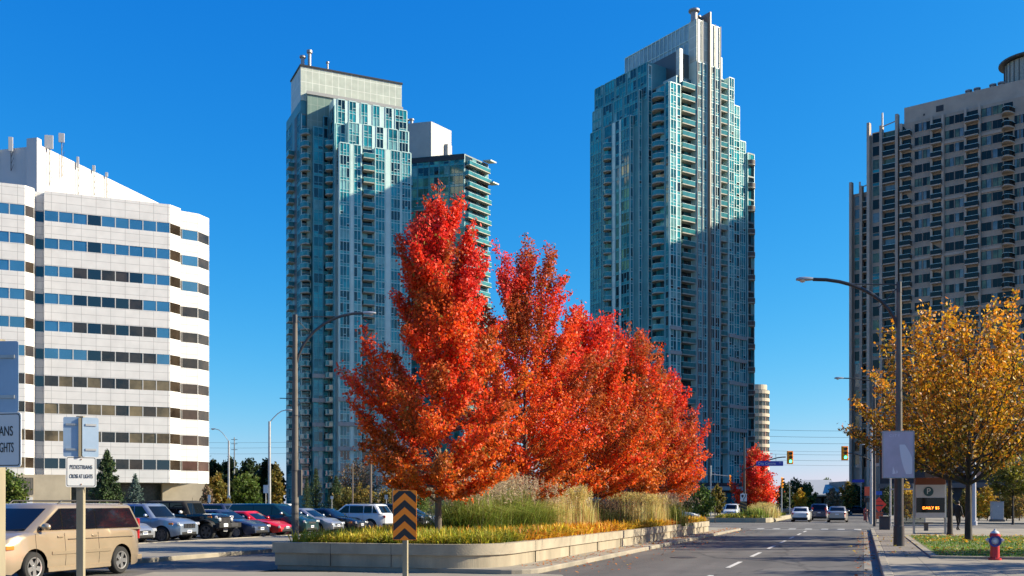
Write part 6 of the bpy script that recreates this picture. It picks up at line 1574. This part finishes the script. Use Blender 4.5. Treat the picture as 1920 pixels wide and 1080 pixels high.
# litter bin, cabinet, poles
Y = 62; t = empty('litter_bin', (gx(1659, Y), Y, .12), R(-15), 'dark litter bin with a bail handle on the corner pavement', 'litter bin')
mb = MB(); mb.prism([(-.30, -.25), (.30, -.25), (.30, .25), (-.30, .25)], 0, .78, mat('bin_grey', (.055, .057, .065), .6)); mb.build('body', t, bevel=.03)
mb = MB(); mb.box(-.33, .33, -.28, .28, .781, .83, m_pdark); mb.build('rim', t, bevel=.015)
mb = MB(); mb.tube([(-.26, 0, .83), (-.22, 0, 1.0), (.22, 0, 1.0), (.26, 0, .83)], .025, m_pdark, 6); mb.build('handle', t)
Y = 91; t = empty('utility_cabinet', (gx(1870, Y), Y, .12), R(-10), 'pale grey utility cabinet behind the walk, right of the white pole', 'utility cabinet')
m_cab = mat('cabinet_grey', (.33, .36, .38), .5, var=.06)
mb = MB(); mb.box(-.48, .48, -.35, .35, .2, 1.75, m_cab); mb.build('body', t, bevel=.02)
mb = MB(); mb.box(-.55, .55, -.42, .42, 0, .2, m_conc); mb.build('plinth', t); 
mb = MB(); mb.box(-.51, .51, -.38, .38, 1.751, 1.81, m_cab); mb.build('lid', t); mb = MB(); mb.box(-.04, .04, -.37, -.35, 1.35, 1.42, m_signw); mb.build('notice', t)
Y = 75; t = empty('white_pole', (gx(1827, Y), Y, .12), 0, 'white painted pole standing behind the two dark tree trunks', 'pole')
mb = MB(); mb.tube([(0, 0, 0), (0, 0, .3), (0, 0, .32), (0, 0, 5.6)], [.22, .22, .15, .12], mat('pole_white', (.55, .55, .57), .5), 10); mb.build('shaft', t, smooth=40)
mb = MB(); mb.tube([(0, 0, 5.6), (0, 0, 5.75)], .14, m_alu, 10); mb.build('cap', t)
Y = 57; t = empty('bus_shelter_bench', (gx(1737, 60), 60, .12), R(-10), 'small grey pedestal bench behind the parking sign legs', 'bench')
mb = MB(); mb.box(-.38, .38, -.2, .2, .42, .50, m_conc); mb.build('seat', t, bevel=.02); mb = MB(); mb.box(-.1, .1, -.12, .12, 0, .42, m_conc); mb.build('pedestal', t)
t = empty('bus_shelter', (gx(1706, 66), 66, .12), R(-18), 'clear glass bus shelter frame between banner post and parking sign', 'bus shelter')
m_shg = mat('shelter_glass', (.5, .55, .55), .05)
p_ = m_shg.node_tree.nodes['Principled BSDF']; p_.inputs['Transmission Weight'].default_value = .95; p_.inputs['IOR'].default_value = 1.02
mb = MB(); mb.box(-.9, .9, -.01, .01, .2, 2.2, m_shg); mb.build('glass_panel', t)
for s in (-.93, .93):
    mb = MB(); mb.box(s - .03, s + .03, -.03, .03, 0, 2.5, m_alu); mb.build('post', t)
mb = MB(); mb.box(-1.1, 1.1, -.3, 1.0, 2.5, 2.6, m_alu); mb.build('roof', t)
# slim poles along the far right corner
for px, Y, top, lab in ((1670, 72, 862, 'pale pole beside the dark banner post'), (1640, 130, 858, 'slim pale pole left of the golden trees at the far corner'),
                        (1812, 105, 915, 'short pale pole behind the person in dark clothes'), (1877, 99, 900, 'thin pole behind the utility cabinet'),
                        (1481, 160, 915, 'thin far pole right of the yellow signal on the pale pole')):
    t = empty('slim_pole', (gx(px, Y), Y, .12), 0, lab, 'pole'); mb = MB(); h = gz(top, Y) - .12
    mb.tube([(0, 0, 0), (0, 0, h)], [.075, .06], m_alu, 8); mb.build('shaft', t, smooth=40); mb = MB(); mb.lathe([(0, .08), (.08, .05), (.08, 0), (0, 0)], m_alu, 8, Matrix.Translation((0, 0, h))); mb.build('cap', t)
# far lamp posts
FL = 'far street lamps'
lamp_post('slim lamp post behind the parking lot leaning its arm left, beside the white office', 428.5, 125, gz(826, 125), 1.75, (-1, .2), m_alu, .15, .10, 1.55, FL, zb=0)
lamp_post('tall grey lamp post with arm to the right beside the glass tower edge', 505, 92, gz(790, 92), 1.45, (1, .2), m_alu, .15, .11, 1.15, FL, zb=0)
lamp_post('lamp post half hidden in the golden tree, arm reaching left over the road', 1640, 76, gz(712, 76), 2.3, (-1, .1), m_pdark, .11, .08, .25, FL, zb=.12)
lamp_post('far right lamp with its arm just left of the grey tower', 1660, 150, gz(836, 150), 2.9, (-1, .1), m_pdark, .11, .08, .3, FL, zb=.12)
for px, Y, top, lab in ((695, 80, 805, 'tall pole rising behind the left branches of the front maple'), (736, 120, 868, 'shorter pole left of the chevron sign'), (661, 130, 870, 'thin park lamp pole in front of the bare reddish tree')):
    t = empty('slim_pole', (gx(px, Y), Y, 0), 0, lab, 'pole'); mb = MB(); h = gz(top, Y); mb.tube([(0, 0, 0), (0, 0, h)], [.11, .08], mat('pole_brown', (.16, .12, .09), .7), 8); mb.build('shaft', t, smooth=40)
    mb = MB(); mb.lathe([(0, .1), (.1, .06), (.1, 0), (0, 0)], m_alu, 8, Matrix.Translation((0, 0, h))); mb.build('cap', t)
# power pole and wires
Yp = 260.0; t = empty('power_pole', (gx(439, Yp), Yp, 0), 0, 'thin power pole with cross arms behind the parking lot', 'pole')
mb = MB(); mb.tube([(0, 0, 0), (0, 0, gz(820, Yp))], [.22, .13], m_alu, 8); mb.build('shaft', t)
mb = MB()
for py in (824, 832, 843): mb.box(-.8, .8, -.06, .06, gz(py, Yp) - .06, gz(py, Yp) + .06, m_fin)
mb.build('cross_arm', t)
def wire(label, p, q, sag, rad, grp):
    mb = MB(); p, q = Vector(p), Vector(q); mb.tube([p.lerp(q, k / 14) - Vector((0, 0, sag * 4 * (k / 14) * (1 - k / 14))) for k in range(15)], rad, m_fin, 4)
    tag(mb.build('power_line'), label, 'power line', grp)
for k, py in enumerate((822, 832, 843)):
    wire(['topmost wire of the power pole running behind the left glass tower', 'middle wire of the power pole running behind the left glass tower', 'lowest wire of the power pole running behind the left glass tower'][k], (gx(300, Yp), Yp, gz(py + 6, Yp)), (gx(640, Yp), Yp, gz(py + 4, Yp)), .4, .035, 'wires left of the glass tower')
Yw = 330.0
for k, (py, r_) in enumerate(((806, .06), (818, .06), (830, .06), (845, .04), (851, .05), (862, .05), (871, .04))):
    wire(['topmost', 'second', 'third', 'fourth', 'fifth', 'sixth', 'lowest'][k] + ' of the wires spanning the sky right of the beige block', (gx(1440, Yw), Yw, gz(py, Yw)), (gx(1690, Yw), Yw, gz(py + 1, Yw)), .25, r_, 'wires above the junction')
# small signs in the parking lot
for px, Y, py, w_, h_, m_, lab in ((498, 90, 917, .42, .72, m_signw, 'white upright lot sign beside the tall grey lamp post'), (429, 118, 932, .36, .36, m_signw, 'small white sign on the slim lamp post'),
                                 (724, 110, 932, .36, .5, m_alu, 'grey lot sign left of the chevron marker'), (622, 105, 933, .28, .3, m_signw, 'tiny white lot sign behind the white wagon'), (392, 105, 935, .3, .8, m_signw, 'white bollard sign behind the black soft top')):
    t = empty('lot_sign', (gx(px, Y), Y, 0), 0, lab, 'sign'); mb = MB(); z = gz(py, Y); plate(mb, w_, h_, .02, .0, -.02, m_, 0, z); mb.build('plate', t)
    mb = MB(); mb.tube([(0, .03, 0), (0, .03, z)], .035, m_alu, 6); mb.build('post', t)
t = empty('warning_sign', (gx(428, 116), 116, 0), 0, 'small yellow triangle warning board below the white sign', 'road sign'); z = gz(940, 116)
mb = MB(); mb.mesh([(-.55, 0, z - .45), (.55, 0, z - .45), (0, 0, z + .5), (-.55, .03, z - .45), (.55, .03, z - .45), (0, .03, z + .5)], [(0,1,2),(5,4,3),(0,3,4,1),(1,4,5,2),(2,5,3,0)], mat('warning_yellow', (.7, .36, .01), .5)); mb.build('board', t)
mb = MB(); mb.tube([(0, .06, 0), (0, .06, z)], .03, m_alu, 5); mb.build('post', t)
# delineator posts on the long planter
for px, Y, lab in ((1238, 52.5, 'short white marker post in the yellow ground cover'), (1341, 58.5, 'thin dark post at the far tip of the long planter')):
    t = empty('marker_post', (gx(px, Y), Y, .6), 0, lab, 'post'); mb = MB(); mb.tube([(0, 0, 0), (0, 0, .62 if px < 1300 else 1.0)], .045 if px < 1300 else .025, m_signw if px < 1300 else m_pdark, 8); mb.build('shaft', t); mb = MB(); mb.tube([(0, 0, .5), (0, 0, .54)], .05, m_pdark, 8); mb.build('band', t)
# second hydrant far away
t = empty('fire_hydrant', (gx(1623, 97), 97, .12), 0, 'far orange red post hydrant at the junction corner', 'fire hydrant')
mb = MB(); mb.lathe([(0, 0), (.2, 0), (.17, .1), (.17, .9), (.22, .95), (.15, 1.1), (0, 1.2)], mat('hydrant_faded', (.4, .06, .04), .5), 12); mb.build('barrel', t, smooth=40)
mb = MB(); mb.lathe([(0, .3), (.08, .3), (.08, 0)], m_hw, 8, Matrix.Translation((0, 0, .75)) @ Matrix.Rotation(R(90), 4, 'X')); mb.build('nozzle', t)

# ------------------------------------------------------------------ people
m_skin = mat('skin', (.42, .24, .16), .6)
def person(label, X, Y, z, rz, h, coat, legs, hairc, pose='stand', group=None, seed=0, skinm=None):
    """one skinned body from joints; coat and hair are clothing children"""
    t = empty('person', (X, Y, z), rz, label, 'person', group); s = h / 1.75; skm = skinm or m_skin
    st = .10 if pose == 'stand' else .24
    J = {'pelvis': (0, 0, .93), 'spine': (0, .01, 1.15), 'chest': (0, .02, 1.36), 'neck': (0, .0, 1.50), 'head': (0, -.03, 1.62), 'crown': (0, -.01, 1.72), 'nose': (0, -.115, 1.615),
         'lh': (.09, 0, .90), 'lk': (.10, -.03 - st * .3, .50), 'la': (.10, -st * .9 + .05, .09), 'lt': (.11, -st * .9 - .12, .05),
         'rh': (-.09, 0, .90), 'rk': (-.10, -.02, .50), 'ra': (-.10, st + .03, .09), 'rt': (-.11, st - .12, .05),
         'ls': (.18, .02, 1.40), 'le': (.24, .03, 1.12), 'lw': (.20, -.14, .92), 'lp': (.19, -.18, .86), 'rs': (-.18, .02, 1.40), 're': (-.24, .02, 1.12), 'rw': (-.21, -.14, .92), 'rp': (-.20, -.18, .86)}
    Eg = [('pelvis','spine'),('spine','chest'),('chest','neck'),('neck','head'),('head','crown'),('head','nose'),('pelvis','lh'),('lh','lk'),('lk','la'),('la','lt'),('pelvis','rh'),('rh','rk'),('rk','ra'),('ra','rt'),('chest','ls'),('ls','le'),('le','lw'),('lw','lp'),('chest','rs'),('rs','re'),('re','rw'),('rw','rp')]
    rad = {'pelvis': .14, 'spine': .13, 'chest': .15, 'neck': .055, 'head': .085, 'crown': .06, 'nose': .014, 'lh': .09, 'rh': .09, 'lk': .06, 'rk': .06, 'la': .042, 'ra': .042, 'lt': .038, 'rt': .038, 'ls': .062, 'rs': .062, 'le': .045, 're': .045, 'lw': .028, 'rw': .028, 'lp': .026, 'rp': .026}
    for side, px_ in (('l', .19), ('r', -.20)):
        for i, (dx, ln) in enumerate(((-.03, .075), (-.01, .085), (.01, .08), (.03, .06))):
            k = f'{side}f{i}'; J[k] = (px_ + dx, -.20, .83); J[k + 'b'] = (px_ + dx, -.21, .83 - ln); Eg += [(side + 'p', k), (k, k + 'b')]; rad[k] = .010; rad[k + 'b'] = .008
        k = side + 'th'; J[k] = (px_ * .8, -.22, .85); Eg.append((side + 'p', k)); rad[k] = .010
    names = list(J); me = bpy.data.meshes.new('person_body'); me.from_pydata([tuple(c * s for c in J[n]) for n in names], [(names.index(a), names.index(b_)) for a, b_ in Eg], [])
    o = bpy.data.objects.new('body', me); link(o, t); sk = o.modifiers.new('skin', 'SKIN'); 
    for i, n in enumerate(names): v = me.skin_vertices[0].data[i]; v.radius = (rad[n] * s, rad[n] * s); v.use_root = n == 'pelvis'
    sb_ = o.modifiers.new('sub', 'SUBSURF'); sb_.levels = sb_.render_levels = 1
    dg = bpy.context.evaluated_depsgraph_get(); m2 = bpy.data.meshes.new_from_object(o.evaluated_get(dg)); o.modifiers.clear(); o.data = m2
    m2.materials.clear(); m2.materials.append(skm); m2.materials.append(legs)
    for p in m2.polygons: p.use_smooth = True; p.material_index = 1 if p.center.z < .96 * s and abs(p.center.x) < .17 * s else 0
    # coat over torso and arms: the same surface grown outwards
    bm = bmesh.new(); bm.from_mesh(m2); bm.normal_update()
    for v in bm.verts: v.co += v.normal * .022 * s
    dele = [f for f in bm.faces if not (.80 * s < f.calc_center_median().z < 1.50 * s) or (abs(f.calc_center_median().x) > .15 * s and f.calc_center_median().z < .93 * s)]
    bmesh.ops.delete(bm, geom=dele, context='FACES'); mc = bpy.data.meshes.new('coat'); bm.to_mesh(mc); bm.free(); mc.materials.append(coat)
    for p in mc.polygons: p.material_index = 0
    link(bpy.data.objects.new('coat', mc), t)
    mb = MB(); mb.lathe([(0, .105), (.06, .09), (.095, .04), (.10, -.02), (.085, -.07), (0.05, -.09)], hairc, 12, Matrix.Translation((0, .012 * s, 1.655 * s)) @ Matrix.Diagonal((s, s, s, 1))); mb.build('hair', t, smooth=60)
    return t
c_dark = mat('cloth_black', (.012, .012, .013), .9); c_wht = mat('cloth_white', (.6, .6, .58), .85); c_navy = mat('cloth_navy', (.02, .025, .05), .9); hair_d = mat('hair_dark', (.015, .011, .009), .7); c_cream = mat('cloth_cream', (.5, .42, .3), .85)
person('person in dark clothes walking on the pavement between the two golden street trees', gx(1797, 60), 60, .12, R(120), 1.76, c_dark, c_dark, hair_d, 'walk', None, 1)
PGp = 'people walking in front of the right tower entrance'
person('distant person in a white top by the pale poles at the tower entrance', gx(1299, 140), 140, .05, R(80), 1.72, c_wht, c_dark, hair_d, 'walk', PGp, 2)
person('distant person in a cream top near the oncoming white car', gx(1348, 145), 145, .05, R(-90), 1.72, c_cream, c_navy, hair_d, 'walk', PGp, 3)
person('distant person in dark clothes left of the cream topped person', gx(1327, 146), 146, .05, R(90), 1.68, c_navy, c_dark, hair_d, 'walk', PGp, 4)
